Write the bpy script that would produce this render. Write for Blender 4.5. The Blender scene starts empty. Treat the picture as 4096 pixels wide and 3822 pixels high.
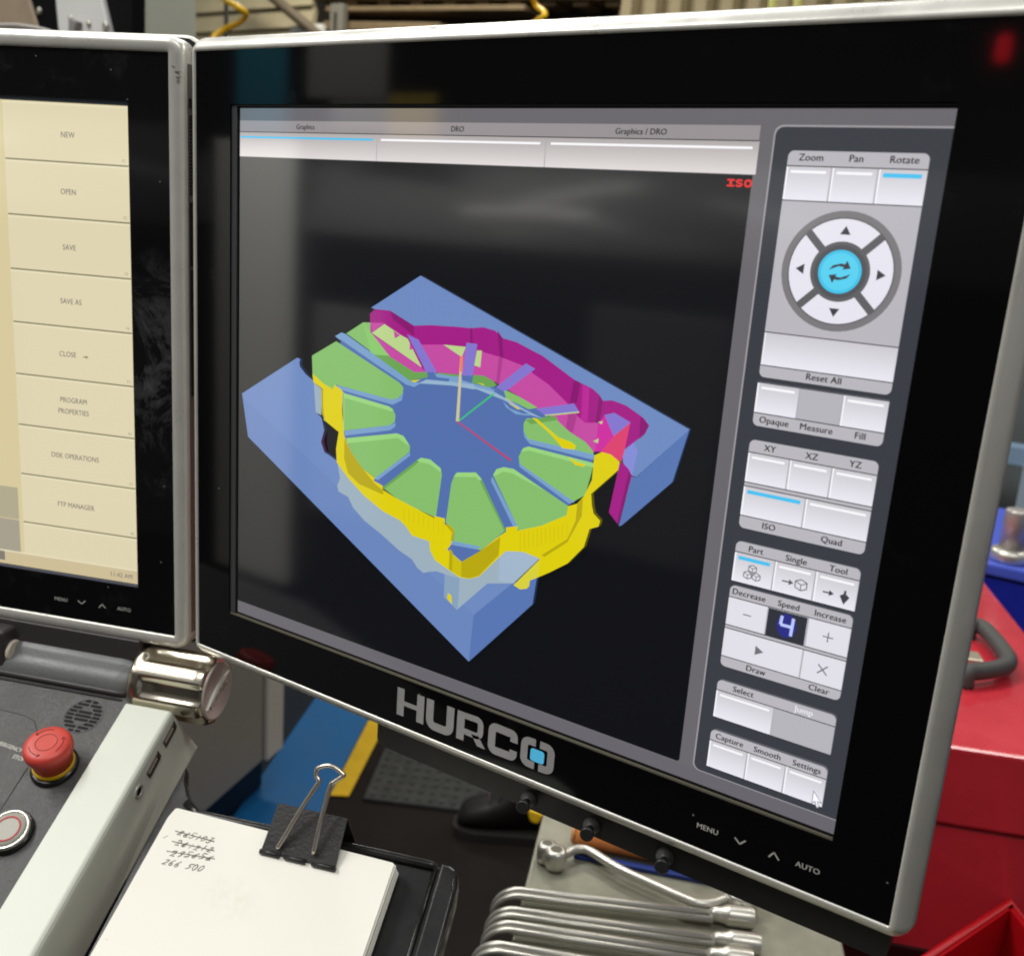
import bpy, bmesh, math, random
from mathutils import Vector, Matrix
random.seed(7)
S = bpy.context.scene
COL = S.collection
Z0 = 1.35                     # height of the screen centre above the shop floor

# ------------------------------------------------------------------ camera
CX, CY, F = 2048.0, 1911.0, 3969.74
CAM = Vector((0.26362666, -0.40880838, 0.09665743 + Z0))
R_ = Vector((0.83696825, 0.54252953, 0.0717346))
D_ = Vector((0.19108806, -0.1668982, -0.96727987))
F_ = Vector((-0.51280552, 0.82329017, -0.24335941))
cam = bpy.data.cameras.new('camera')
cam.lens = F / 4096 * 36.0
cam.sensor_width = 36.0
cam.sensor_fit = 'HORIZONTAL'
cam.clip_start = 0.02
cam.clip_end = 100
cam.dof.use_dof = True
cam.dof.focus_distance = 0.52
cam.dof.aperture_fstop = 13.0
co = bpy.data.objects.new('camera', cam)
COL.objects.link(co)
m3 = Matrix((R_, -D_, -F_)).transposed()
co.matrix_world = Matrix.Translation(CAM) @ m3.to_4x4()
S.camera = co

# ------------------------------------------------------------------ light
w = bpy.data.worlds.new('World')
S.world = w
w.use_nodes = True
w.node_tree.nodes['Background'].inputs[0].default_value = (0.95, 0.97, 1.0, 1)
w.node_tree.nodes['Background'].inputs[1].default_value = 0.20

def area(name, loc, to, sx, sy, power, col):
    l = bpy.data.lights.new(name, 'AREA')
    l.shape = 'RECTANGLE'; l.size = sx; l.size_y = sy
    l.energy = power; l.color = col
    o = bpy.data.objects.new(name, l)
    o.location = loc
    o.rotation_euler = (Vector(to) - Vector(loc)).to_track_quat('-Z', 'Y').to_euler()
    COL.objects.link(o)
    return o
area('ceiling_lamp', (-1.3, 0.9, 4.1), (-1.0, 0.7, 0), 2.4, 0.35, 52, (1.0, 0.99, 0.955))
area('ceiling_lamp', (0.9, -0.9, 4.1), (0.4, 0.0, 0.6), 2.4, 0.35, 42, (1.0, 0.99, 0.955))
area('ceiling_lamp', (-1.9, -1.3, 4.0), (-0.5, -0.2, 1.2), 2.4, 0.35, 80, (1.0, 0.99, 0.96))
area('ceiling_lamp', (0.8, 3.4, 4.1), (0.8, 3.4, 0), 2.4, 0.4, 55, (1.0, 0.96, 0.86))
area('ceiling_lamp', (-3.6, 3.6, 4.1), (-3.6, 3.6, 0), 2.4, 0.4, 105, (1.0, 0.97, 0.88))
area('reflection_fill_lamp', (-1.75, -1.25, 2.35), (-1.75, -1.92, 1.25), 1.2, 0.12, 23, (1.0, 0.98, 0.94))  # unseen lamp, added to brighten the door mirrored in the screen
S.render.filter_size = 1.9
S.cycles.filter_width = 1.9
S.view_settings.view_transform = 'Standard'
S.view_settings.look = 'None'
S.view_settings.exposure = 0.0
S.view_settings.gamma = 1.0

# ------------------------------------------------------------------ frames
class Fr:
    """A local frame: origin and three axes."""
    def __init__(s, o, x, y, z):
        s.o, s.x, s.y, s.z = Vector(o), Vector(x).normalized(), Vector(y).normalized(), Vector(z).normalized()
    def __call__(s, a, b, c=0.0):
        return s.o + s.x * a + s.y * b + s.z * c
    def at(s, a, b, c=0.0):
        return Fr(s(a, b, c), s.x, s.y, s.z)
    def inv(s, p):
        q = Vector(p) - s.o
        return (q.dot(s.x), q.dot(s.y), q.dot(s.z))

W = Fr((0, 0, 0), (1, 0, 0), (0, 1, 0), (0, 0, 1))
TH = 0.351411570
RM = Fr((0, 0, Z0), (1, 0, 0), (0, 1, 0), (0, 0, 1))                   # right monitor: y goes into the screen
LM = Fr((-0.45446455, -0.07902708, Z0 - 0.00031), (math.cos(TH), math.sin(TH), 0), (-math.sin(TH), math.cos(TH), 0), (0, 0, 1))
PHI = math.radians(29)
ux = LM.x.copy(); fr = -LM.y; uz = Vector((0, 0, 1))
ke = fr * math.cos(PHI) - uz * math.sin(PHI)
kn = uz * math.cos(PHI) + fr * math.sin(PHI)
K = Fr(LM(0.2, 0, -0.21), ux, ke, kn)                                   # the sloping console desk: x right, y to the operator, z off it

def on(u, v, P, n):
    """Point of the plane (P, n) that the photograph's point (u, v) shows."""
    r = R_ * ((u - CX) / F) + D_ * ((v - CY) / F) + F_
    n = Vector(n)
    return CAM + r * (n.dot(Vector(P) - CAM) / n.dot(r))
def onK(u, v, c=0.0):
    return K.inv(on(u, v, K(0, 0, c), kn))
def onZ(u, v, z):
    return on(u, v, (0, 0, z), (0, 0, 1))
def onY(u, v, y):
    return on(u, v, (0, y, 0), (0, 1, 0))

# ------------------------------------------------------------------ materials
def lin(c):
    return tuple(((x / 255) / 12.92 if x / 255 <= 0.04045 else ((x / 255 + 0.055) / 1.055) ** 2.4) for x in c)
MATS = {}
def mat(name, col, rough=0.5, metal=0.0, spec=0.5, bump=0.0, bscale=400.0, var=0.0, vscale=8.0, rvar=0.0,
        coat=0.0, emit=None, estr=1.0, trans=0.0, ior=1.45, stretch=None, sheen=0.0):
    if name in MATS: return MATS[name]
    m = bpy.data.materials.new(name); m.use_nodes = True
    nt = m.node_tree; N = nt.nodes; Lk = nt.links
    b = N['Principled BSDF']
    b.inputs['Base Color'].default_value = (*col, 1)
    b.inputs['Roughness'].default_value = rough
    b.inputs['Metallic'].default_value = metal
    b.inputs['Specular IOR Level'].default_value = spec
    b.inputs['IOR'].default_value = ior
    b.inputs['Coat Weight'].default_value = coat
    b.inputs['Coat Roughness'].default_value = 0.08
    b.inputs['Transmission Weight'].default_value = trans
    if emit is not None:
        b.inputs['Emission Color'].default_value = (*emit, 1)
        b.inputs['Emission Strength'].default_value = estr
    tc = N.new('ShaderNodeTexCoord')
    vec = tc.outputs['Object']
    if stretch:
        mp = N.new('ShaderNodeMapping'); mp.inputs['Scale'].default_value = stretch
        Lk.new(vec, mp.inputs['Vector']); vec = mp.outputs['Vector']
    if var or rvar:
        nz = N.new('ShaderNodeTexNoise'); nz.inputs['Scale'].default_value = vscale
        nz.inputs['Detail'].default_value = 6; nz.inputs['Roughness'].default_value = 0.65
        Lk.new(vec, nz.inputs['Vector'])
        if var:
            mx = N.new('ShaderNodeMix'); mx.data_type = 'RGBA'
            rp = N.new('ShaderNodeValToRGB')
            rp.color_ramp.elements[0].position = 0.3; rp.color_ramp.elements[1].position = 0.72
            Lk.new(nz.outputs['Fac'], rp.inputs['Fac']); Lk.new(rp.outputs['Color'], mx.inputs['Factor'])
            mx.inputs['A'].default_value = (*[max(0, c * (1 - var)) for c in col], 1)
            mx.inputs['B'].default_value = (*[min(1, c * (1 + var)) for c in col], 1)
            Lk.new(mx.outputs['Result'], b.inputs['Base Color'])
        if rvar:
            mr = N.new('ShaderNodeMapRange')
            mr.inputs['From Min'].default_value = 0.3; mr.inputs['From Max'].default_value = 0.7
            mr.inputs['To Min'].default_value = max(0.02, rough - rvar); mr.inputs['To Max'].default_value = min(1, rough + rvar)
            Lk.new(nz.outputs['Fac'], mr.inputs['Value']); Lk.new(mr.outputs['Result'], b.inputs['Roughness'])
    if bump:
        n2 = N.new('ShaderNodeTexNoise'); n2.inputs['Scale'].default_value = bscale; n2.inputs['Detail'].default_value = 4
        Lk.new(vec, n2.inputs['Vector'])
        bp = N.new('ShaderNodeBump'); bp.inputs['Strength'].default_value = bump; bp.inputs['Distance'].default_value = 0.001
        Lk.new(n2.outputs['Fac'], bp.inputs['Height']); Lk.new(bp.outputs['Normal'], b.inputs['Normal'])
    MATS[name] = m
    return m

def scr(name, rgb, k=1.0, rough=0.07, ior=2.2):
    """Lit area of a display behind its touch sheet: gives off its own colour, mirrors the room a little."""
    c = tuple(x * k for x in lin(rgb))
    return mat(name, (0.004, 0.004, 0.005), rough=rough, spec=0.5, ior=ior, emit=c, estr=1.0)
def scr_grad(name, lo, hi, axis=2):
    """Key drawn on the display, darker at its top edge."""
    if name in MATS: return MATS[name]
    m = scr(name, lo)
    nt = m.node_tree; N = nt.nodes; Lk = nt.links
    tc = N['Texture Coordinate']; sx = N.new('ShaderNodeSeparateXYZ'); mx = N.new('ShaderNodeMix'); mx.data_type = 'RGBA'
    Lk.new(tc.outputs['Generated'], sx.inputs[0]); Lk.new(sx.outputs[axis], mx.inputs['Factor'])
    mx.inputs['A'].default_value = (*lin(lo), 1); mx.inputs['B'].default_value = (*lin(hi), 1)
    Lk.new(mx.outputs['Result'], N['Principled BSDF'].inputs['Emission Color'])
    return m

def smudge(m, scale, thr, lo, hi, col=(0.5, 0.5, 0.52), amt=0.05, spot=None):
    """Fingerprints and dust on dark glass: rougher, slightly grey patches."""
    nt = m.node_tree; N = nt.nodes; Lk = nt.links; b = N['Principled BSDF']
    tc = N['Texture Coordinate']
    nz = N.new('ShaderNodeTexNoise'); nz.inputs['Scale'].default_value = scale; nz.inputs['Detail'].default_value = 8
    nz.inputs['Roughness'].default_value = 0.7; nz.inputs['Distortion'].default_value = 0.3
    Lk.new(tc.outputs['Object'], nz.inputs['Vector'])
    rp = N.new('ShaderNodeValToRGB'); rp.color_ramp.elements[0].position = thr; rp.color_ramp.elements[1].position = thr + 0.14
    Lk.new(nz.outputs['Fac'], rp.inputs['Fac'])
    grease = rp.outputs['Color']
    if spot:                                                     # one local patch (grease and painted glare on the bezel, a stain on paper): centre, spread along each axis, weight
        mp = N.new('ShaderNodeVectorMath'); mp.operation = 'SUBTRACT'; mp.inputs[1].default_value = spot[0]
        Lk.new(tc.outputs['Object'], mp.inputs[0])
        ms = N.new('ShaderNodeVectorMath'); ms.operation = 'DIVIDE'; ms.inputs[1].default_value = spot[1]
        Lk.new(mp.outputs[0], ms.inputs[0])
        ln = N.new('ShaderNodeVectorMath'); ln.operation = 'LENGTH'; Lk.new(ms.outputs[0], ln.inputs[0])
        fo = N.new('ShaderNodeMapRange'); fo.inputs['From Min'].default_value = 1.0; fo.inputs['From Max'].default_value = 0.0
        Lk.new(ln.outputs['Value'], fo.inputs['Value'])
        n4 = N.new('ShaderNodeTexNoise'); n4.inputs['Scale'].default_value = spot[3]; n4.inputs['Detail'].default_value = 7; n4.inputs['Roughness'].default_value = 0.75
        Lk.new(tc.outputs['Object'], n4.inputs['Vector'])
        r4 = N.new('ShaderNodeMapRange'); n4.inputs['Distortion'].default_value = 0.9; r4.inputs['From Min'].default_value = spot[4]; r4.inputs['From Max'].default_value = spot[5]
        Lk.new(n4.outputs['Fac'], r4.inputs['Value'])
        mm = N.new('ShaderNodeMath'); mm.operation = 'MULTIPLY'; Lk.new(fo.outputs['Result'], mm.inputs[0]); Lk.new(r4.outputs['Result'], mm.inputs[1])
        ma = N.new('ShaderNodeMath'); ma.operation = 'MULTIPLY_ADD'; ma.inputs[1].default_value = spot[2]
        Lk.new(mm.outputs[0], ma.inputs[0]); Lk.new(rp.outputs['Color'], ma.inputs[2]); grease = ma.outputs[0]
    mr = N.new('ShaderNodeMapRange'); mr.inputs['To Min'].default_value = lo; mr.inputs['To Max'].default_value = hi
    Lk.new(grease, mr.inputs['Value']); Lk.new(mr.outputs['Result'], b.inputs['Roughness'])
    vo = N.new('ShaderNodeTexVoronoi'); vo.inputs['Scale'].default_value = 55
    Lk.new(tc.outputs['Object'], vo.inputs['Vector'])
    lt = N.new('ShaderNodeMath'); lt.operation = 'LESS_THAN'; lt.inputs[1].default_value = 0.030
    Lk.new(vo.outputs['Distance'], lt.inputs[0])
    m1 = N.new('ShaderNodeMath'); m1.operation = 'MULTIPLY'; m1.inputs[1].default_value = amt
    Lk.new(grease, m1.inputs[0])
    m2 = N.new('ShaderNodeMath'); m2.operation = 'MULTIPLY_ADD'; m2.inputs[1].default_value = 0.35
    Lk.new(lt.outputs[0], m2.inputs[0]); Lk.new(m1.outputs[0], m2.inputs[2])
    mx = N.new('ShaderNodeMix'); mx.data_type = 'RGBA'
    mx.inputs['A'].default_value = b.inputs['Base Color'].default_value; mx.inputs['B'].default_value = (*col, 1)
    Lk.new(m2.outputs[0], mx.inputs['Factor']); Lk.new(mx.outputs['Result'], b.inputs['Base Color'])
    return m

M_alu = mat('silver_paint', lin((216, 214, 206)), 0.33, metal=0.35, var=0.05, vscale=40, rvar=0.08, bump=0.03, bscale=900)
M_rim = mat('rim_lacquer', lin((178, 172, 166)), 0.22, metal=0.4, coat=0.6)
M_alu_d = mat('silver_groove', lin((120, 118, 112)), 0.45, metal=0.5)
M_glass = smudge(mat('black_glass', (0.0035, 0.0035, 0.004), 0.05, spec=0.42, ior=1.45), 30, 0.60, 0.05, 0.14, amt=0.012)
M_glassL = smudge(mat('black_glass_grease_glare', (0.006, 0.006, 0.007), 0.06, spec=0.42, ior=1.45), 21, 0.54, 0.06, 0.34, amt=0.02, spot=((0.199, 0.074, -0.008), (0.034, 0.034, 0.080), 18.0, 30, 0.48, 0.78))  # grease near the right edge; its pale tone also paints the glare there
M_blackp = mat('black_plastic', (0.018, 0.0175, 0.0175), 0.42, bump=0.12, bscale=1400, rvar=0.08, vscale=30)
M_desk = mat('grained_black', (0.070, 0.069, 0.068), 0.46, bump=0.75, bscale=620, stretch=(1, 0.6, 1), rvar=0.1, vscale=90, var=0.18)
M_bar = mat('grey_leatherette', (0.165, 0.172, 0.168), 0.40, bump=0.25, bscale=420, rvar=0.08, vscale=30)
M_bracket = mat('brown_black_plastic', (0.046, 0.040, 0.042), 0.42, bump=0.08, bscale=900)
M_dark = mat('hollow_black', (0.004, 0.004, 0.004), 0.8)
M_white = mat('white_plastic', lin((214, 218, 205)), 0.38, bump=0.10, bscale=1300, var=0.025, vscale=12)
M_chrome = mat('nickel', lin((214, 206, 188)), 0.23, metal=1.0)
M_cap = mat('satin_cap', lin((206, 196, 188)), 0.45, metal=0.25)
M_steel = mat('wrench_chrome', lin((206, 203, 194)), 0.36, metal=0.78, rvar=0.03, vscale=25, var=0.06)
M_wire = mat('clip_wire', lin((214, 206, 194)), 0.3, metal=0.95)
M_red = mat('red_button', lin((204, 70, 60)), 0.40, var=0.03, vscale=60, bump=0.05, bscale=900)
M_redd = mat('red_groove', lin((120, 26, 24)), 0.5)
M_yel = mat('yellow_ring', lin((232, 186, 20)), 0.4)
M_cabinet = mat('red_enamel', lin((196, 46, 58)), 0.26, var=0.08, vscale=9, bump=0.04, bscale=30, rvar=0.1, coat=0.9)
M_bin = mat('red_plastic', lin((176, 14, 24)), 0.36, var=0.06, vscale=14)
M_paper = mat('paper', lin((238, 236, 226)), 0.85, spec=0.2, var=0.02, vscale=14, bump=0.05, bscale=160)
M_ink = mat('pencil', lin((116, 111, 104)), 0.7)
M_table = mat('bench_steel', lin((138, 136, 120)), 0.42, metal=0.2, var=0.3, vscale=14, rvar=0.14, bump=0.05, bscale=120)
# ------------------------------------------------------------------ building helpers
WL = {}
class MB:
    """Collects geometry in world space, then links it as one object."""
    def __init__(s):
        s.v = []; s.f = []; s.mi = []; s.sm = []; s.cur = 0; s.smooth = False
    def face(s, idx):
        s.f.append(idx); s.mi.append(s.cur); s.sm.append(s.smooth)
    def add(s, pts):
        k = len(s.v); s.v += [Vector(p) for p in pts]; return k
    def poly(s, pts):
        k = s.add(pts); s.face(list(range(k, k + len(pts))))
    def loft(s, rings, close=True, cap0=True, cap1=True):
        n = len(rings[0]); ks = [s.add(r) for r in rings]
        for a, b in zip(ks, ks[1:]):
            for i in range(n if close else n - 1):
                j = (i + 1) % n
                s.face([a + i, a + j, b + j, b + i])
        sm = s.smooth; s.smooth = False
        if cap0: s.face(list(range(ks[0] + n - 1, ks[0] - 1, -1)))
        if cap1: s.face(list(range(ks[-1], ks[-1] + n)))
        s.smooth = sm
    def prism(s, fr_, pts, z0, z1, bev=0.0):
        """Outline in the frame's x,y drawn up from z0 to z1, with an optional soft top edge."""
        rings = [[fr_(x, y, z0) for x, y in pts]]
        if bev:
            rings.append([fr_(x, y, z1 - bev) for x, y in pts])
            for t in (0.35, 0.75, 1.0):
                q = inset(pts, bev * (1 - math.sqrt(max(0, 1 - t * t))))
                rings.append([fr_(x, y, z1 - bev + bev * t) for x, y in q])
        else:
            rings.append([fr_(x, y, z1) for x, y in pts])
        s.loft(rings)
    def box(s, fr_, x0, x1, y0, y1, z0, z1, bev=0.0):
        if not bev:
            s.prism(fr_, [(x0, y0), (x1, y0), (x1, y1), (x0, y1)], z0, z1)
            return
        bm = bmesh.new(); bmesh.ops.create_cube(bm, size=1)
        for v in bm.verts:
            v.co = Vector((x0 + (v.co.x + .5) * (x1 - x0), y0 + (v.co.y + .5) * (y1 - y0), z0 + (v.co.z + .5) * (z1 - z0)))
        bmesh.ops.bevel(bm, geom=bm.edges[:], offset=bev, segments=3, profile=0.5, affect='EDGES')
        bm.verts.index_update()
        k = s.add([fr_(*v.co) for v in bm.verts])
        for f in bm.faces: s.face([k + v.index for v in f.verts])
        bm.free()
    def tube(s, path, r, n=12, caps=True):
        rr = r if isinstance(r, (list, tuple)) else [r] * len(path)
        path = [Vector(p) for p in path]
        rings = []; up = None
        for i, p in enumerate(path):
            d = (path[min(i + 1, len(path) - 1)] - path[max(i - 1, 0)]).normalized()
            if up is None:
                up = Vector((0, 0, 1)) if abs(d.z) < 0.9 else Vector((1, 0, 0))
            a = (up - d * up.dot(d)).normalized(); b = d.cross(a); up = a
            rings.append([p + a * (rr[i] * math.cos(2 * math.pi * k / n)) + b * (rr[i] * math.sin(2 * math.pi * k / n)) for k in range(n)])
        sm = s.smooth; s.smooth = True
        s.loft(rings, cap0=caps, cap1=caps); s.smooth = sm
    def lathe(s, fr_, prof, n=40, smooth=True, cap0=True, cap1=True):
        """Profile of (radius, height) turned round the frame's z axis."""
        sm = s.smooth; s.smooth = smooth
        s.loft([[fr_(r * math.cos(2 * math.pi * k / n), r * math.sin(2 * math.pi * k / n), h) for k in range(n)] for r, h in prof], cap0=cap0, cap1=cap1)
        s.smooth = sm
    def build(s, name, mats, parent=None, label=None):
        mats = mats if isinstance(mats, (list, tuple)) else [mats]
        lo = Vector([min(v[i] for v in s.v) for i in range(3)]); hi = Vector([max(v[i] for v in s.v) for i in range(3)])
        c = (lo + hi) / 2
        me = bpy.data.meshes.new(name)
        me.from_pydata([v - c for v in s.v], [], s.f)
        for m in mats: me.materials.append(m)
        me.polygons.foreach_set('material_index', s.mi)
        me.polygons.foreach_set('use_smooth', s.sm)
        me.update()
        bm = bmesh.new(); bm.from_mesh(me); bmesh.ops.recalc_face_normals(bm, faces=bm.faces) if not getattr(s, 'flat', False) else None
        bm.to_mesh(me); bm.free()
        o = bpy.data.objects.new(name, me); COL.objects.link(o)
        put(o, c, parent)
        if label: o['label'] = label
        return o

def put(o, wc, parent):
    if parent is not None:
        o.parent = parent; o.location = wc - WL[parent.name]
    else:
        o.location = wc
    WL[o.name] = Vector(wc)

def inset(pts, d):
    if d <= 0: return list(pts)
    n = len(pts); out = []
    area2 = sum(pts[i][0] * pts[(i + 1) % n][1] - pts[(i + 1) % n][0] * pts[i][1] for i in range(n))
    sg = 1 if area2 > 0 else -1
    for i in range(n):
        p0, p1, p2 = Vector(pts[i - 1]), Vector(pts[i]), Vector(pts[(i + 1) % n])
        a = (p1 - p0).normalized(); b = (p2 - p1).normalized()
        na = Vector((-a.y, a.x)) * sg; nb = Vector((-b.y, b.x)) * sg
        q = (na + nb); L = q.length
        q = q / L if L > 1e-6 else na
        k = d / max(0.4, q.dot(na))
        out.append((p1.x + q.x * k, p1.y + q.y * k))
    return out

def rrect(x0, x1, y0, y1, r, n=5):
    rs = r if isinstance(r, (list, tuple)) else [r] * 4          # corners: x0y0, x1y0, x1y1, x0y1
    out = []
    for (cx, cy, a0), q in zip(((x0, y0, 180), (x1, y0, 270), (x1, y1, 0), (x0, y1, 90)), rs):
        if q <= 0: out.append((cx, cy)); continue
        mx = cx + (q if cx == x0 else -q); my = cy + (q if cy == y0 else -q)
        for k in range(n + 1):
            a = math.radians(a0 + 90 * k / n); out.append((mx + q * math.cos(a), my + q * math.sin(a)))
    return out

def round_poly(pts, r, n=4):
    out = []
    m = len(pts)
    for i in range(m):
        p0, p1, p2 = Vector(pts[i - 1]), Vector(pts[i]), Vector(pts[(i + 1) % m])
        d0 = min(r, (p0 - p1).length * .45); d2 = min(r, (p2 - p1).length * .45)
        a = p1 + (p0 - p1).normalized() * d0; b = p1 + (p2 - p1).normalized() * d2
        for k in range(n + 1):
            t = k / n
            q = a * (1 - t) ** 2 + p1 * 2 * t * (1 - t) + b * t * t
            out.append((q.x, q.y))
    return out

def thing(name, label, cat, loc, group=None):
    o = bpy.data.objects.new(name, None); COL.objects.link(o)
    o.empty_display_size = 0.05
    put(o, Vector(loc), None)
    o['label'] = label; o['category'] = cat
    if group: o['group'] = group
    return o
def tag(o, label, cat, group=None):
    o['label'] = label; o['category'] = cat
    if group: o['group'] = group
    return o
def struct(o):
    o['kind'] = 'structure'; return o

def text(name, string, fr_, size, material, parent, depth=0.0, align='CENTER', shear=0.0, sx=1.0, bold=0.0):
    """Lettering lying in the frame's x,y plane, facing its z; size = height of a capital."""
    cu = bpy.data.curves.new(name, 'FONT'); cu.body = string; cu.size = 1.0
    k = size / 0.7
    cu.align_x = align; cu.align_y = 'CENTER'; cu.shear = shear; cu.space_character = 1.04
    cu.resolution_u = 3
    cu.extrude = depth / k
    tmp = bpy.data.objects.new(name, cu); COL.objects.link(tmp)
    dg = bpy.context.evaluated_depsgraph_get(); dg.update()
    me = bpy.data.meshes.new_from_object(tmp.evaluated_get(dg))
    bpy.data.objects.remove(tmp); bpy.data.curves.remove(cu)
    if bold:                                                     # thicken the strokes: a second copy a hair to the side
        bm = bmesh.new(); bm.from_mesh(me)
        for f_ in bm.faces[:]: pass
        dup = bmesh.ops.duplicate(bm, geom=bm.verts[:] + bm.edges[:] + bm.faces[:])['geom']
        q = {e for e in dup if isinstance(e, bmesh.types.BMVert)}
        for v in bm.verts:
            s_ = 1 if v in q else -1
            v.co.x += s_ * bold / k; v.co.y += s_ * 0.35 * bold / k; v.co.z += (3e-6 / k if s_ > 0 else 0)
        bm.to_mesh(me); bm.free()
    for v in me.vertices: v.co *= k
    lo = [min(v.co[i] for v in me.vertices) for i in range(3)]; hi = [max(v.co[i] for v in me.vertices) for i in range(3)]
    cc = Vector([(a + b) / 2 for a, b in zip(lo, hi)])
    wc = fr_(cc.x * sx, cc.y, cc.z)
    for v in me.vertices: v.co = fr_(v.co.x * sx, v.co.y, v.co.z) - wc
    me.materials.clear(); me.materials.append(material)
    o = bpy.data.objects.new(name, me); COL.objects.link(o)
    put(o, wc, parent)
    return o

# ------------------------------------------------------------------ monitors
def ring_mesh(mb, fr_, x0, x1, z0, z1, prof):
    """Frame moulding: profile of (outward offset, depth) run round a rectangle with rounded outer corners."""
    rings = []
    for o_, y in prof:
        r = max(0.0008, o_ * 1.0 + 0.0008)
        rings.append([fr_(x, y, z) for x, z in rrect(x0 - o_, x1 + o_, z0 - o_, z1 + o_, r, 5)])
    mb.smooth = True
    mb.loft(rings, cap0=False, cap1=False)
    mb.smooth = False

BX, BT, BB = 0.2236, 0.1811, -0.1827
PROF_R = [(0, 0.0012), (0, -0.0007), (0.0008, -0.0012), (0.0025, -0.0006), (0.0045, 0.0008), (0.0062, 0.0024), (0.0075, 0.0042), (0.0083, 0.0060), (0.0086, 0.0074), (0.0078, 0.0080)]
PROF_L = [(0, 0.0012), (0, -0.0012), (0.0008, -0.0018), (0.0045, -0.0018), (0.0072, -0.0012), (0.0086, 0.0002), (0.0092, 0.0024), (0.0092, 0.0135), (0.0080, 0.0140)]
def shell(root, fr_, x0, x1, z0, z1, prof):
    mb = MB()
    ring_mesh(mb, fr_, x0, x1, z0, z1, prof)
    frame = mb.build('bezel_frame', M_alu, root)
    slim = prof is PROF_R
    mb = MB()
    ring_mesh(mb, fr_, x0, x1, z0, z1, [(0.0078, 0.0079), (0.0070, 0.0082), (0.0070, 0.0086), (0.0078, 0.0088)] if slim else [(0.0080, 0.0138), (0.0066, 0.0142), (0.0066, 0.0168), (0.0112, 0.0172)])
    mb.build('frame_groove', M_alu_d if slim else M_dark, root)
    mb = MB()
    ring_mesh(mb, fr_, x0, x1, z0, z1, [(0.0076, 0.0087), (0.0088, 0.0089), (0.0091, 0.0096), (0.0088, 0.0106), (0.0066, 0.0150), (0.0040, 0.022), (0.001, 0.032)] if slim else [(0.0080, 0.0173), (0.0116, 0.0177), (0.0126, 0.0186), (0.0130, 0.0200), (0.0126, 0.0218), (0.0116, 0.044)])
    mb.build('rear_rim', M_rim if slim else M_alu, root)
    k = 0.001 if slim else -0.0085
    mb = MB(); mb.box(fr_, x0 + k, x1 - k, 0.020, 0.045, z0 + k, z1 - k); mb.build('rear_housing', M_blackp, root)
    return frame

def bezel_glass(root, fr_, x0, x1, z0, z1, wx0, wx1, wz0, wz1, m):
    mb = MB()
    y0, y1 = -0.0004, 0.0010
    o = [(x0, z0), (x1, z0), (x1, z1), (x0, z1)]; i = [(wx0, wz0), (wx1, wz0), (wx1, wz1), (wx0, wz1)]
    for a in range(4):
        b = (a + 1) % 4
        mb.poly([fr_(o[a][0], y0, o[a][1]), fr_(o[b][0], y0, o[b][1]), fr_(i[b][0], y0, i[b][1]), fr_(i[a][0], y0, i[a][1])])
        mb.poly([fr_(i[a][0], y0, i[a][1]), fr_(i[b][0], y0, i[b][1]), fr_(i[b][0], y1 + .001, i[b][1]), fr_(i[a][0], y1 + .001, i[a][1])])
    mb.flat = False
    return mb.build('bezel_glass', m, root)

class Screen:
    """Draws flat print on a display: pixel coordinates 1280 x 1024, y down; every layer a hair nearer the viewer."""
    def __init__(s, fr_, x_left, w, h, part):
        s.fr, s.x0, s.w, s.h, s.part, s.k = fr_, x_left, w, h, part, 0
    def p(s, x, y, k=None):
        return s.fr(s.x0 + x / 1280 * s.w, 0.0006 - 1e-5 * (s.k if k is None else k), (0.5 - y / 1024) * s.h)
    def poly(s, name, pts, m, parent=None, layer=None):
        if layer is None: s.k += 1; layer = s.k
        mb = MB(); mb.flat = True
        mb.poly([s.p(x, y, layer) for x, y in pts][::-1])
        return mb.build(name, m, parent or s.part)
    def rect(s, name, x0, x1, y0, y1, m, r=0, parent=None, layer=None):
        return s.poly(name, rrect(x0, x1, y0, y1, r) if r else [(x0, y0), (x1, y0), (x1, y1), (x0, y1)], m, parent, layer)
    def multi(s, name, polys, m, parent=None, layer=None):
        if layer is None: s.k += 1; layer = s.k
        mb = MB(); mb.flat = True
        for pts in polys: mb.poly([s.p(x, y, layer) for x, y in pts][::-1])
        return mb.build(name, m, parent or s.part)
    def text(s, string, x, y, px, m, name='caption', sx=1.0, bold=0.0, align='CENTER', parent=None):
        s.k += 1
        o = s.p(x, y)
        f = Fr(o, s.fr.x, s.fr.z, -s.fr.y)
        return text(name, string, f, px / 1024 * s.h, m, parent or s.part, sx=sx, bold=bold, align=align)
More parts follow.
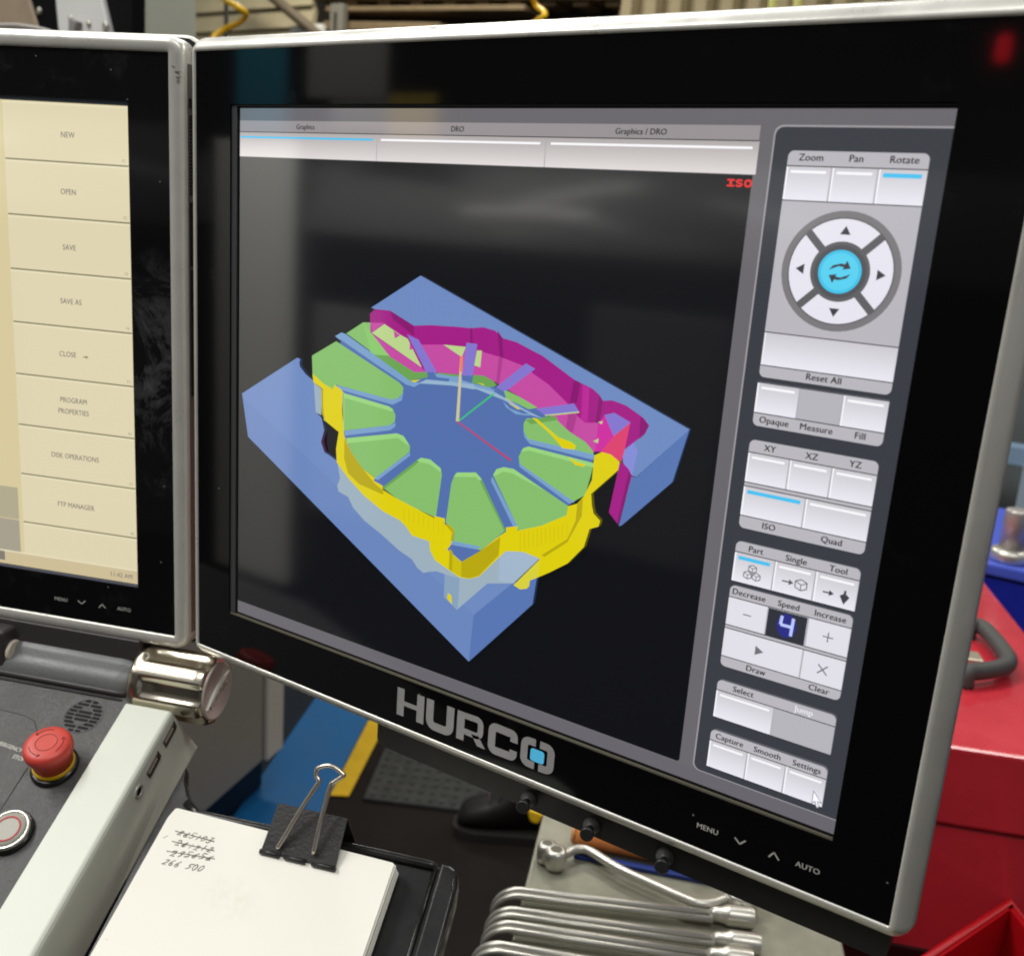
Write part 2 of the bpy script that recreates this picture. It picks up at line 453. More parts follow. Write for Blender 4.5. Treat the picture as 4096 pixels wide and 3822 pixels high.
CAM_SHAPES = [
 ('blue2', [(164.9,454.4),(12.9,546.8),(31.3,633.1),(608,951.5),(612,859.5),(687.6,780.5),(617,763.5),(466.6,712.2),(305.2,666.5),(297.7,652.7),(274.8,641.1),(272.9,637.5),(241.1,626),(232.4,608.9),(239.6,583.7),(231.9,561.3),(217.5,553),(210.4,495.1),(206.8,492.2),(187.1,482.8),(172.5,470.4),(170.9,464.1),(172.8,456)]),
 ('blue1', [(16.1,554.6),(12.9,546.8),(164.9,454.4),(172.8,456),(170.9,464.1),(173.2,471.6),(187.1,482.8),(206.8,492.2),(210.4,495.1),(217.5,553),(231.9,561.3),(239.6,583.7),(232.4,608.9),(241.1,626),(272.9,637.5),(297.7,652.7),(305.2,666.5),(466.6,712.2),(617,763.5),(687.6,780.5),(612,859.5)]),
 ('blue3', [(612,859.5),(689.2,778.6),(738.4,750.9),(735.8,759),(731.9,806.3),(608,951.5)]),
 ('plum', [(241.4,583.4),(232.4,608.9),(241.1,626),(248.3,630.1),(240.5,607.5)]),
 ('blue1', [(454.7,274.3),(345.7,340.6),(354.3,342.1),(390.4,341.3),(445.2,361.7),(482.1,356.6),(531.4,353.7),(522.6,353.6),(565.8,352.4),(593.1,347.8),(616.3,350.6),(634.3,361.5),(659.8,364.3),(713.3,380.8),(774.6,410.5),(809.2,420.3),(822.8,428.5),(829.5,436.6),(846,433.4),(871.3,438),(902.2,452.1),(913.1,462.5),(907.5,476.9),(875.3,507.5),(872.8,513.7),(875.1,528.2),(893.4,546.5),(900.8,546.7),(979.5,457.5)]),
 ('blue3', [(979.5,457.5),(900.9,547.4),(892.3,547.9),(879.1,632.6),(883.9,630.3),(961.9,542.8)]),
 ('lilac', [(872.8,513.7),(889.8,493.5),(898.6,505.5),(893.2,545.4),(875.1,528.2)]),
 ('mag', [(343.7,351.7),(354.3,342.1),(390.4,341.3),(445.2,361.7),(482.1,356.6),(531.4,353.7),(522.6,353.6),(565.8,352.4),(593.1,347.8),(616.3,350.6),(634.3,361.5),(659.8,364.3),(713.3,380.8),(774.6,410.5),(809.2,420.3),(822.8,428.5),(829.5,436.6),(846,433.4),(871.3,438),(902.2,452.1),(913.1,462.5),(907.5,476.9),(875.3,507.5),(872.5,527.5),(834.8,518.3),(821.1,522),(805.3,507.3),(775.2,496.1),(744.2,479),(676,454.1),(620.3,434.7),(602.4,428.8),(579,430.1),(528.4,436.6),(554.3,433.1),(451.6,443),(390,421.6),(349.8,424.3)]),
 ('mag_d', [(390.4,341.3),(445.2,361.7),(447.8,379.6),(397.4,355.6)]),
 ('mag_d', [(632.8,361.2),(637.1,395.4),(629.7,391.6),(622,350)]),
 ('mag_d', [(565.8,352.4),(570.1,351.9),(573.7,379.5),(569.5,382.4)]),
 ('mag_d', [(774.6,410.5),(786.7,414.5),(783.5,447.1),(770.6,449.1)]),
 ('mag_d', [(822.8,428.5),(829.5,436.6),(827.4,472.3),(819.9,473.5)]),
 ('mag_l', [(790.8,416.2),(804,419.9),(805.9,475.8),(793.7,470.9)]),
 ('mag_d', [(897.2,450.6),(913.1,462.5),(907.5,476.9),(898.8,486.3)]),
 ('pink', [(345.4,367.3),(378.2,364.2),(350.1,385.5)]),
 ('pink', [(348.6,386.9),(466.7,432.8),(478.6,440),(451.6,443),(390,421.6),(349.8,424.3)]),
 ('pink', [(460.6,393.1),(513.4,386.6),(551.9,400.9),(525.2,390.3),(589,388.4),(634.1,393.4),(678.3,401.7),(700,412.8),(728.3,425.2),(765.4,449.9),(785.6,467.6),(802.1,476.4),(824.9,472.7),(824.6,519),(820.9,520.8),(805.3,507.3),(775.2,496.1),(744.2,479),(676,454.1),(620.3,434.7),(602.4,428.8),(579,430.1),(528.4,436.6),(554.3,433.1),(500.7,436.3)]),
 ('pink_d', [(628.3,391.7),(636.5,394.3),(632.2,439),(626.3,437.5)]),
 ('pink_d', [(771,453.6),(785.8,469.9),(780.6,496.4),(766.8,491.7)]),
 ('pink2', [(825.1,474.9),(834.8,458.5),(854.6,489.4),(834.8,518.3),(824.6,519)]),
 ('rose', [(881,463.4),(876.3,505),(872.5,527.5),(834.8,518.3),(854.6,489.4)]),
 ('lime', [(350.1,385.5),(378.3,366.1),(417.4,381.5),(433,386.2),(467.6,432.7)]),
 ('pink', [(400,375.6),(415.9,382.2),(403.9,388.9)]),
 ('pink', [(437.9,391.5),(446.1,402.5),(438.7,405.3)]),
 ('lime', [(512,386.8),(559.8,384.8),(552.1,403.2)]),
 ('lime', [(583.2,387.9),(593.3,387.1),(592.1,415.7),(579.3,413.8)]),
 ('lime', [(824.8,471.5),(833.4,468.5),(831.4,474.3)]),
 ('lime', [(819.2,503.7),(828.8,497.4),(827.9,505.6)]),
 ('purp', [(431,378.5),(457.1,384.9),(500.7,436.3),(482.2,449.1),(472.1,431.4)]),
 ('purp', [(560.3,377.5),(582.9,377.1),(576.8,439.7),(555.3,440.2)]),
 ('purp', [(682.1,397),(701,403.3),(639.2,454.8),(622.8,447.6)]),
 ('purp', [(778.4,448.8),(789.4,461.2),(717.1,479.8),(699.7,470.7)]),
 ('lime', [(788.7,460.1),(789.5,462.3),(717.1,480.3),(716.9,478.2)]),
 ('purp', [(834.8,458.5),(851.8,452.3),(881.5,462.9),(854.6,489.4)]),
 ('blue_c', [(276.9,393),(349.5,419.4),(390.8,435),(448.9,447.8),(478.8,442.4),(554.3,433.6),(528.5,437.8),(579.2,432),(621,443),(670.7,457.3),(716.3,471.6),(761.8,494.9),(822.6,524),(821.6,539.4),(813.2,584.8),(789.6,613.8),(769.8,632.7),(783.6,622.2),(773.5,647),(711.8,675.3),(667.9,688.2),(618.4,735.8),(579.8,766.6),(545.9,751.6),(557.6,734.9),(558.1,716.4),(537.1,702.7),(514.7,698.4),(422.4,680.9),(368,658.8),(371.5,654.1),(313.4,623.3),(291.5,585.4),(286.2,539.5),(281.2,500.3),(267.4,493.4)]),
 ('grn', [(203.6,445.5),(264.2,410.8),(419.1,466.5),(428.2,473.8),(427.9,483.7),(417.6,495),(403.7,499.6),(383.1,499),(267.3,492.1),(259.1,501),(235.2,505.8),(206.4,480.1)]),
 ('grn', [(288.6,393.4),(328.4,368.7),(345.4,367.3),(349.8,424.3),(390,421.6),(451.6,443),(478.6,439.3),(481.5,448),(443.5,460.1),(430.8,453.2)]),
 ('grn_d', [(348.8,424.4),(390,421.6),(451.6,443),(480.1,439.1),(481.5,448),(443.5,460.1),(389.5,441.2)]),
 ('sky', [(276.9,393),(288.6,395.1),(445.1,460.9),(467.8,460.1),(453.2,469.4),(434.7,468),(263.9,403),(261.1,401.6)]),
 ('blue_c', [(263.3,403.8),(277.5,407.2),(428.4,466.4),(426.1,469.2)]),
 ('grn', [(286.5,505.5),(396.5,513.2),(406.2,516.6),(413.1,526.8),(412.2,539.4),(401.6,547.4),(291.1,576.3),(286.2,539.5)]),
 ('grn_l', [(286.5,505),(396.5,513.2),(406.2,516.6),(404.9,521.8),(390.6,520.4),(286.8,513.6)]),
 ('grn', [(296.7,589.7),(418.1,559.7),(434,562),(449.9,578),(449.6,588.6),(371.5,653.3),(341.1,641.7),(313.2,618.1)]),
 ('grn_l', [(296.8,590.2),(418.1,559.7),(434,562),(447.9,575.8),(442.7,576.8),(421.7,567.9),(300.5,599)]),
 ('grn', [(390.3,667),(467.4,600.8),(476.4,594.6),(496.7,593.9),(521.3,605.7),(524.6,617.1),(516.5,698),(465.3,690.6),(422.4,680.9)]),
 ('grn_l', [(467.4,600.8),(476.4,594.6),(496.7,593.9),(521.3,605.7),(522.1,613.1),(497.3,602.8),(475,603.1),(460.6,612.8)]),
 ('grn_d', [(390.3,667),(467.4,600.8),(473.1,602.8),(392.5,671.3)]),
 ('grn', [(552.4,611.7),(557.3,606.3),(597.2,598.5),(610.1,607.7),(666.9,687.8),(618.4,735.8),(579.3,735.9),(557.5,733.4),(559.8,716),(538.9,702.3),(546.3,627.9)]),
 ('grn_l', [(550.8,615),(557.3,606.3),(597.2,598.5),(609,607.1),(608.7,612.4),(597.9,606.6),(557.9,614.2)]),
 ('grn_d', [(610.1,607.7),(666.9,687.8),(664.7,690.4),(607,612.8)]),
 ('grn', [(633.1,595.9),(639,584.6),(653.6,578.1),(673.5,577.4),(784.9,619.1),(783.3,634.9),(736.8,663.8),(692.6,682.6),(688.5,673.2)]),
 ('grn_l', [(633.1,595.9),(639,584.6),(653.6,578.1),(673.5,577.4),(737.5,602.3),(670.9,585.6),(652.6,586.3),(638.3,596.3)]),
 ('grn', [(682,554.7),(689.1,538.8),(699.8,533.7),(824.1,538.9),(821.9,554.7),(814.2,594.2),(792,610.9),(685.8,566.3)]),
 ('grn_l', [(685.4,545.5),(690.4,538),(699.8,533.7),(824.1,538.9),(823.6,546.1),(700.4,540.4)]),
 ('grn', [(686.7,496.8),(691.5,487.6),(744.1,477.8),(775.2,496.1),(805.3,507.3),(820.8,519.7),(822.8,525.9),(698.8,522),(688,511)]),
 ('grn_d', [(690.4,490.2),(743.7,474.3),(752.3,480),(700.6,495.7)]),
 ('grn', [(643,448.3),(650,447.2),(676,454.1),(711.7,466.4),(694.3,471.6),(648.2,459.5)]),
 ('grn_d', [(577.2,444.5),(579,430.1),(602.4,428.8),(620.3,434.7),(628.9,441.4),(609.8,448.3),(592,444.8)]),
 ('grn_d', [(502.2,436.8),(552.9,433.8),(553.2,438),(505.7,444.6)]),
 ('sky', [(265.6,492.4),(383.1,499),(403.7,499.6),(420.7,493.4),(428.7,482.3),(426.5,497.4),(405.8,508.8),(281.2,500.3)]),
 ('sky', [(291.8,576.7),(401.6,547.4),(413.9,540.4),(413.7,547.9),(402.1,556.7),(292.5,585.7)]),
 ('sky', [(450.6,589.1),(451,595.3),(378.2,655.9),(368.9,654.6)]),
 ('sky', [(631.7,599.1),(690.3,674.9),(681.5,677.5),(629.6,606.8)]),
 ('sky', [(682.1,555.9),(685.8,566.3),(795.9,610),(785.7,614.6),(684.9,571.4)]),
 ('sky', [(686.6,504),(691.2,515.3),(698.7,521.3),(824,524.9),(823.1,533.8),(702.2,529.1),(690.1,519.1)]),
 ('sky', [(553.8,732.7),(617.9,729.2),(609.6,736.3),(552.5,740.8)]),
 ('sky', [(643.1,466.3),(658.1,476.1),(683.9,480.4),(705.9,478.1),(695.2,482.2),(670.1,483.8),(649.5,475)]),
 ('sky', [(528.6,439.1),(549.7,437.3),(574.2,444.9),(612.6,446.7),(627.4,450.6),(619,454.2),(574.5,447.8),(529.2,447.7)]),
 ('sky', [(487.5,438.8),(548.9,438.6),(549.2,442.7),(502.8,445)]),
 ('blue_c', [(480.1,439.1),(494.8,437.1),(504.3,446.7),(485.2,448.7)]),
 ('blue_c', [(555.6,435.3),(575.7,432.5),(575.7,444.7),(556.1,442.6)]),
 ('blue_c', [(627.1,447),(644.5,449.2),(640.8,457),(623.4,454.8)]),
 ('green_t', [(286.4,503.4),(288.1,503.2),(291.1,577.6),(288.4,578.1)]),
 ('pale', [(210.4,495.9),(232.8,506.7),(231.7,556),(217.5,553)]),
 ('yel', [(368,658.8),(390.1,663.9),(390.5,671.7),(422.4,680.9),(514.8,700),(511.5,696),(536.5,695.2),(537.3,705.7),(548.2,704.8),(559.6,712.9),(557.2,730.4),(552.6,742.3),(545.9,751.6),(555.4,755.5),(578.7,766.9),(618.4,736.4),(647.4,707.8),(668,689.6),(667.4,682.4),(690.3,674.9),(691,682.9),(736.8,663.8),(783.3,634.9),(784.9,619.1),(801.1,611.5),(811.9,596.7),(823.9,566.8),(823.8,536.9),(824.1,526),(836.7,518.3),(853,519.3),(869.9,528.2),(868.5,541.8),(824.8,589.9),(828.4,609.8),(832.6,621.3),(845.7,630.9),(843.7,641.1),(827.9,648.8),(820.5,681.5),(793,716.8),(760.2,741),(738.8,755.3),(723.2,765.2),(722.5,775.8),(718,781.5),(705,785.9),(691.1,781.7),(739.1,722.8),(705.7,717.7),(671,724.6),(658.5,738.1),(618.7,784.6),(598,794.5),(576.6,796.9),(546.6,787.3),(520,778.3),(507.7,762.4),(504.7,745.8),(464.8,744.1),(444.4,726.6),(392.6,712.6),(347.5,693.3),(305.2,666.5),(277.1,642.9),(274.8,641.1),(272.1,615.1),(277.6,581.2),(238.9,564.1),(236.3,536.9),(235.2,505.8),(209.3,495.3),(206.4,479.3),(234.8,494.2),(259.2,501.8),(263.9,492.6),(281.2,499.6),(285.4,503.6),(284.5,539.7),(291.5,585.4),(313.2,618.1),(341.1,641.7),(370.9,653.4)]),
 ('yel_d', [(292.4,590.4),(309.6,613.5),(341.1,641.7),(372.1,664.4),(392.2,673.4),(392.6,681.1),(332.5,672.3),(304.7,656.7),(293.3,629.7)]),
 ('yel_d', [(236.3,536.9),(235.2,505.8),(230,506.6),(233.3,553.1),(240.6,562.5)]),
 ('yel_d', [(578.7,766.9),(618.4,736.4),(657.2,702.5),(656.5,735.6),(618.5,783.1),(598,793.6),(578.2,794.9)]),
 ('yel_e', [(555.4,755.5),(578.7,766.9),(580.1,795.1),(556,789.7)]),
 ('yel_d', [(551.2,748.8),(558.1,753.3),(559.7,790.3),(552.1,787.5)]),
 ('yel_d', [(801.3,612.8),(810.6,599.7),(811.6,630.1),(789.4,680.4),(748.2,716.2),(741.6,714.9),(788.8,674.8),(801,640.9)]),
 ('yel_d', [(537.3,705.7),(548.2,704.8),(559.6,712.9),(557.2,730.4),(552.2,736.2),(554.5,717.2)]),
 ('pale', [(277.1,642.9),(305.2,666.5),(347.5,693.3),(392.6,712.6),(436.4,722),(464.8,744.1),(504.7,745.8),(507.7,762.4),(520,778.3),(546.6,787.3),(576.6,796.9),(598,794.5),(618.7,784.6),(658.5,738.1),(671,724.6),(705.7,717.7),(738.9,721.4),(690.9,778.7),(636.9,792.8),(575.6,859.2),(544.9,843.1),(543.7,799.1),(525.1,798.4),(510.3,802.8),(495.5,809.1),(479.8,802.5),(467.5,789.6),(435.8,779.6),(391,757.9),(349.7,741.3),(320,721.8),(306.8,703.4),(281.4,697.3),(278,686.5),(284.5,670.6)]),
 ('pale_l', [(658.5,738.1),(671,724.6),(705.7,717.7),(738.9,721.4),(690.9,778.7),(660.5,783)]),
 ('pale_d', [(544.9,843.1),(543.7,799.1),(576.7,798.5),(577.4,858.7)]),
 ('yel', [(553.5,832.8),(561,835.6),(564.1,852.2),(552.4,844.2)]),
 ('yel_p', [(691.1,781.7),(739.1,723.7),(738.8,755.3),(723.2,765.2),(722.5,775.8),(718,781.5),(705,785.9)]),
 ('yel_e', [(696,683.4),(697.6,682.7),(700.6,716.6),(699,717.6)]),
 ('yel_e', [(704.3,680.2),(705.9,679.6),(708.9,712.5),(707.3,713.5)]),
 ('yel_e', [(712.6,677.1),(714.2,676.5),(717.1,708.4),(715.5,709.4)]),
 ('yel_e', [(720.9,674),(722.5,673.4),(725.3,704.3),(723.7,705.3)]),
 ('yel_e', [(729.1,671),(730.6,670.3),(733.4,700.3),(731.8,701.2)]),
 ('yel_e', [(737.2,667.9),(738.8,667.3),(741.5,696.2),(739.9,697.2)]),
 ('yel_e', [(745.3,664.9),(746.9,664.2),(749.5,692.2),(748,693.2)]),
 ('yel_e', [(753.4,661.9),(754.9,661.2),(757.5,688.2),(756,689.2)]),
 ('yel_e', [(761.4,658.9),(762.9,658.2),(765.4,684.3),(763.9,685.2)]),
 ('yel_e', [(769.3,655.9),(770.8,655.3),(773.3,680.3),(771.8,681.3)]),
 ('yel_e', [(777.2,652.9),(778.8,652.3),(781.1,676.4),(779.6,677.3)]),
 ('yel_e', [(785.1,650),(786.6,649.3),(788.9,672.5),(787.4,673.4)]),
 ('yel_e', [(442.6,695.3),(444.6,695.5),(445.9,718.2),(443.9,718)]),
 ('yel_e', [(454.2,696.2),(456.1,696.4),(457.5,719),(455.6,718.8)]),
 ('yel_e', [(465.7,697),(467.6,697.3),(469,719.8),(467.1,719.6)]),
 ('yel_e', [(477.2,697.9),(479.1,698.1),(480.5,720.6),(478.6,720.4)]),
 ('yel_e', [(488.6,698.8),(490.4,699),(491.9,721.4),(490,721.2)]),
 ('yel_e', [(499.9,699.7),(501.7,699.9),(503.2,722.2),(501.3,722)]),
 ('yel_e', [(511.1,700.5),(513,700.7),(514.4,723),(512.6,722.8)]),
 ('yel_e', [(522.3,701.4),(524.1,701.6),(525.6,723.8),(523.8,723.6)]),
 ('yel_e', [(533.4,702.2),(535.2,702.4),(536.7,724.6),(534.9,724.4)]),
 ('yel', [(702.4,484.6),(710.6,484),(755.1,508.3),(779.5,511.9),(789.1,516),(787.2,523.4),(764.8,525.1),(755.9,517.2),(735.6,502.9)]),
 ('yel', [(776.7,537.2),(793.1,542.4),(810.3,543.9),(806.8,548.1),(791.1,548.3)]),
 ('yel', [(643.9,459),(654,461),(683.3,473.3),(673.6,474.8),(657.5,468.9)]),
 ('yel', [(587.4,442.6),(600.6,442.4),(604.3,445)]),
 ('yel', [(443.4,459.4),(467.5,454.3),(454.2,461)]),
 ('arc', [(461.9,461.6),(479.4,452.2),(538.1,448.3),(582.3,446.7),(582.9,454.7),(538.5,454.6),(479.9,459.8)]),
 ('arc', [(529.2,447.7),(574.5,448.6),(627.6,453.7),(688.9,473.6),(722.8,482.5),(703.4,480.8),(645.7,464),(589.7,453.7),(529.7,454.3)]),
 ('mag', [(870.3,529.5),(875.1,528.2),(887.4,537.3),(893.4,546.5),(878.8,630.2),(859.9,613.5)]),
 ('mag_d', [(887.6,539.6),(893.4,546.5),(878.8,630.2),(876,627.3)]),
 ('red', [(549.3,515.8),(552.3,514.8),(668.4,562.7),(666.3,565)]),
 ('ax_g', [(552.9,514),(622,455.5),(626.4,455.6),(556,514.7)]),
 ('cream', [(548.7,515.9),(555.3,514.8),(554.7,402.4),(550.2,403)]),
 ('orange', [(550.9,428.6),(555.6,427.9),(555.2,401.1),(550.7,401.7)]),
]# ================================================================== RIGHT MONITOR
right = thing('control_monitor', 'large right-hand control screen showing a coloured ring-shaped workpiece, HURCO on its lower bezel', 'monitor', RM(0, 0.02, -0.2), 'twin screens of the machine control')
shell(right, RM, -BX, BX - 0.0064, BB, BT, PROF_R)
bezel_glass(right, RM, -BX, BX - 0.0064, BB, BT, -0.1951, 0.1884, -0.1540, 0.1526, M_glass)
# dark well round the display, pale metal edge along its foot
mb = MB(); mb.flat = True
mb.poly([RM(-0.1955, 0.0019, -0.1545), RM(0.1890, 0.0019, -0.1545), RM(0.1890, 0.0019, 0.1530), RM(-0.1955, 0.0019, 0.1530)])
well = mb.build('display_well', mat('well_black', (0.012, 0.013, 0.014), 0.35), right)
mb = MB(); mb.box(RM, -0.1948, 0.1882, 0.0002, 0.0015, -0.1536, -0.1525); mb.build('well_edge', mat('well_steel', lin((150, 146, 128)), 0.4, metal=0.6), well)
mb = MB(); mb.box(RM, -0.1948, -0.1905, 0.0004, 0.0015, -0.1524, 0.1520); mb.build('well_edge', mat('well_grey', (0.055, 0.058, 0.06), 0.4), well)
mb = MB(); mb.box(RM, -0.1904, 0.1882, 0.0004, 0.0015, 0.1517, 0.1521); mb.build('well_edge', mat('well_grey', (0.05,) * 3), well)

def band(P, wd, closed=False):
    """Even-width outline along a path, as quads with mitred joints."""
    n = len(P); L, R = [], []
    for i in range(n):
        a = Vector(P[i]) - Vector(P[i - 1]) if (i or closed) else Vector(P[1]) - Vector(P[0])
        b = Vector(P[(i + 1) % n]) - Vector(P[i]) if (i < n - 1 or closed) else a
        a.normalize(); b.normalize()
        na = Vector((-a.y, a.x)); nb = Vector((-b.y, b.x)); q = (na + nb).normalized(); k = wd / 2 / max(.5, q.dot(na))
        L.append((P[i][0] + q.x * k, P[i][1] + q.y * k)); R.append((P[i][0] - q.x * k, P[i][1] - q.y * k))
    out = []
    for i in range(n if closed else n - 1):
        j = (i + 1) % n; out.append([L[i], L[j], R[j], R[i]])
    return out
g_tool = scr('ui_toolbar', (106, 104, 108)); g_toolL = scr('ui_toolbar_low', (104, 102, 108))
g_panel = scr('ui_panel', (58, 61, 68)); g_black = scr('ui_viewport', (13, 14, 18))
g_strip = scr('ui_strip', (186, 184, 190)); g_key = scr_grad('ui_key', (236, 234, 243), (204, 202, 208))
g_flat = scr('ui_key_plain', (226, 224, 232)); g_off = scr('ui_key_off', (182, 181, 188))
g_line = scr('ui_line', (40, 40, 46)); g_hi = scr('ui_highlight', (250, 249, 252)); g_mid = scr('ui_split', (176, 174, 182))
g_cyan = scr('ui_cyan', (74, 194, 240)); g_txt = scr('ui_text', (44, 42, 48)); g_icon = scr('ui_icon', (66, 64, 70))
g_edge = scr('ui_edge', (158, 154, 158)); g_wtxt = scr('ui_text_off', (232, 230, 238)); g_red = scr('ui_red', (228, 46, 44))
g_tab = scr('ui_tab_header', (152, 146, 148)); g_tabk = scr_grad('ui_tab_key', (222, 216, 214), (176, 170, 170))

mb = MB(); mb.flat = True
H_, W_ = 0.3011, 0.3763
mb.poly([RM(-W_ / 2, 0.0006, -H_ / 2), RM(W_ / 2, 0.0006, -H_ / 2), RM(W_ / 2, 0.0006, H_ / 2), RM(-W_ / 2, 0.0006, H_ / 2)])
disp = mb.build('display', g_tool, right)
D1 = Screen(RM, -W_ / 2, W_, H_, disp)
D1.rect('toolbar', 0, 1280, 1000, 1024, g_toolL)
D1.rect('viewport', 0, 1027, 88, 998, g_black, r=[0, 0, 5, 0])
D1.poly('panel_outline', rrect(1050, 1280, 21, 1001, [12, 0, 0, 12]), g_edge)
D1.poly('side_panel', rrect(1052.4, 1280, 23.5, 999.5, [11, 0, 0, 11]), g_panel)
# tabs
D1.poly('tab_header', rrect(0, 1030, 22, 42, [0, 0, 6, 0]), g_tab)
D1.poly('tab_header', rrect(0, 1030, 22, 42, [0, 6, 0, 0]), g_tab)
L_ = D1.k + 1
for x0, x1 in ((0, 341.5), (343, 685), (687, 1031)):
    D1.rect('soft_key', x0, x1, 43, 87, g_tabk, layer=L_)
    D1.rect('key_lamp', x0 + (8 if x0 else 2), x1 - 9, 50, 53.5, g_cyan if x0 == 0 else g_hi, layer=L_ + 1)
D1.rect('key_rule', 0, 1030, 41.6, 43, g_line, layer=L_ + 1)
D1.rect('key_rule', 341.5, 343.2, 43, 87, g_mid, layer=L_ + 1); D1.rect('key_rule', 685, 687, 43, 87, g_mid, layer=L_ + 1)
D1.k = L_ + 1
for s_, x in (('Graphics', 171), ('DRO', 514), ('Graphics / DRO', 848)):
    D1.text(s_, x, 32.5, 8.6, g_txt, bold=0.00010)
def bandpx(P, wd): return band(P, wd)
ISO = [[(991, 94), (1002, 94), (1002, 96.4), (991, 96.4)], [(991, 102), (1002, 102), (1002, 104.4), (991, 104.4)], [(994.6, 96), (998.6, 96), (998.6, 102.4), (994.6, 102.4)]]
ISO += band([(1013.5, 96.2), (1010, 95.2), (1006.5, 95.4), (1005, 97), (1007, 98.8), (1011.5, 99.8), (1013, 101.4), (1011, 103.2), (1007, 103.3), (1004.2, 102.2)], 2.7)
ISO += band([(1018, 97), (1020, 95.3), (1024, 95.3), (1026, 97), (1026, 101.5), (1024, 103.2), (1020, 103.2), (1018, 101.5)], 3.0, True)
D1.multi('iso_mark', ISO, g_red)

def group(y0, y1, rt=True, rb=True):
    a = 8 if rt else 0; b = 8 if rb else 0
    D1.k += 1
    D1.poly('key_group', rrect(1074, 1257.5, y0, y1, [a, a, b, b]), g_strip, layer=D1.k)
def keys(y0, y1, spans, lamp=True, plain=False, active=()):
    D1.k += 1; L = D1.k
    for i, (a, b) in enumerate(spans):
        off = (a, b) in OFF
        D1.rect('soft_key', a, b, y0, y1, g_off if off else (g_flat if plain else g_key), layer=L)
        if not off and not plain:
            D1.rect('key_edge', a + 0.2, a + 2.4, y0 + 1, y1, g_hi, layer=L + 1)
            if lamp:
                D1.rect('key_lamp', a + 6, b - 6, y0 + 5.5, y0 + (11 if i in active else 9), g_cyan if i in active else g_hi, r=1, layer=L + 1)
    D1.multi('key_rule', [[(1074, y0 - .8), (1257.5, y0 - .8), (1257.5, y0 + .6), (1074, y0 + .6)], [(1074, y1 - .6), (1257.5, y1 - .6), (1257.5, y1 + .8), (1074, y1 + .8)]], g_line, layer=L + 2)
    D1.multi('key_rule', [[(b - .3, y0 + 1), (b + 1.9, y0 + 1), (b + 1.9, y1 - 1), (b - .3, y1 - 1)] for a, b in spans[:-1]] or [[(1074, y0), (1075, y0), (1075, y1), (1074, y1)]], g_mid, layer=L + 3)
    D1.k = L + 3
OFF = set()
T3 = [(1074, 1135), (1136.5, 1195.5), (1197, 1257.5)]
T2 = [(1074, 1165.5), (1167, 1257.5)]
T1 = [(1074, 1257.5)]
# zoom / pan / rotate with the round pad
group(54, 364)
keys(74, 119, T3, active=(2,))
for s_, x in zip(('Zoom', 'Pan', 'Rotate'), (1106, 1166, 1227)): D1.text(s_, x, 62.8, 9.2, g_txt, bold=0.00010)
keys(300, 347, T1, lamp=False)
D1.text('Reset All', 1166, 355, 9.2, g_txt, bold=0.00010)
cx_, cy_ = 1166.2, 208.8
circ = lambda r, n=48: [(cx_ + r * math.cos(2 * math.pi * i / n), cy_ + r * math.sin(2 * math.pi * i / n)) for i in range(n)]
D1.poly('pad_ring', circ(80), scr('ui_pad_ring', (124, 122, 124)))
D1.poly('pad_ring', circ(71.5), scr('ui_pad_gap', (98, 97, 100)))
D1.k += 1; L = D1.k
for q in range(4):
    a0 = math.radians(90 * q + 45); g = 5.2
    pts = []
    for r, rev in ((69.5, 0), (40, 1)):
        d = math.asin(g / r); arc = [(a0 + d) + (math.pi / 2 - 2 * d) * i / 12 for i in range(13)]
        if rev: arc = arc[::-1]
        pts += [(cx_ + r * math.cos(t), cy_ + r * math.sin(t)) for t in arc]
    D1.poly('pad_arrow_key', pts, scr('ui_pad_key', (232, 230, 240)), layer=L)
    am = a0 + math.pi / 4; ax, ay = math.cos(am), math.sin(am); c0 = (cx_ + ax * 54, cy_ + ay * 54)
    D1.poly('arrow_icon', [(c0[0] + ax * 6.5, c0[1] + ay * 6.5), (c0[0] - ax * 5 - ay * 7, c0[1] - ay * 5 + ax * 7), (c0[0] - ax * 5 + ay * 7, c0[1] - ay * 5 - ax * 7)], g_icon, layer=L + 1)
D1.k = L + 1
D1.poly('pad_hub', circ(35), scr('ui_hub_gap', (84, 86, 90)))
D1.poly('pad_centre_key', circ(29), scr('ui_hub', (70, 196, 234)))
D1.poly('pad_centre_key', circ(25), scr('ui_hub2', (92, 210, 242)))
def crescent(flip):
    s_ = -1 if flip else 1
    P = [(-15, 0), (-10, -6.5), (0, -9.5), (6, -9), (8, -14), (14, -4), (3, -1.5), (5, -5), (-2, -6), (-9, -3)]
    return [(cx_ + s_ * x, cy_ + s_ * (y - 1.5)) for x, y in P]
D1.multi('turn_icon', [crescent(0), crescent(1)], g_icon)
# opaque / measure / fill
OFF = {T3[1]}
group(371, 435, rt=False)
keys(372, 416, T3)
for s_, x in zip(('Opaque', 'Measure', 'Fill'), (1105, 1166, 1227)): D1.text(s_, x, 425.5, 9.2, g_txt, bold=0.00010)
OFF = set()
# planes
group(456, 590)
keys(475, 520, T3); keys(526, 571, T2, active=(0,))
for s_, x in zip(('XY', 'XZ', 'YZ'), (1105, 1166, 1227)): D1.text(s_, x, 465.5, 9.2, g_txt, bold=0.00010)
for s_, x in zip(('ISO', 'Quad'), (1119, 1211)): D1.text(s_, x, 580.5, 9.2, g_txt, bold=0.00010)
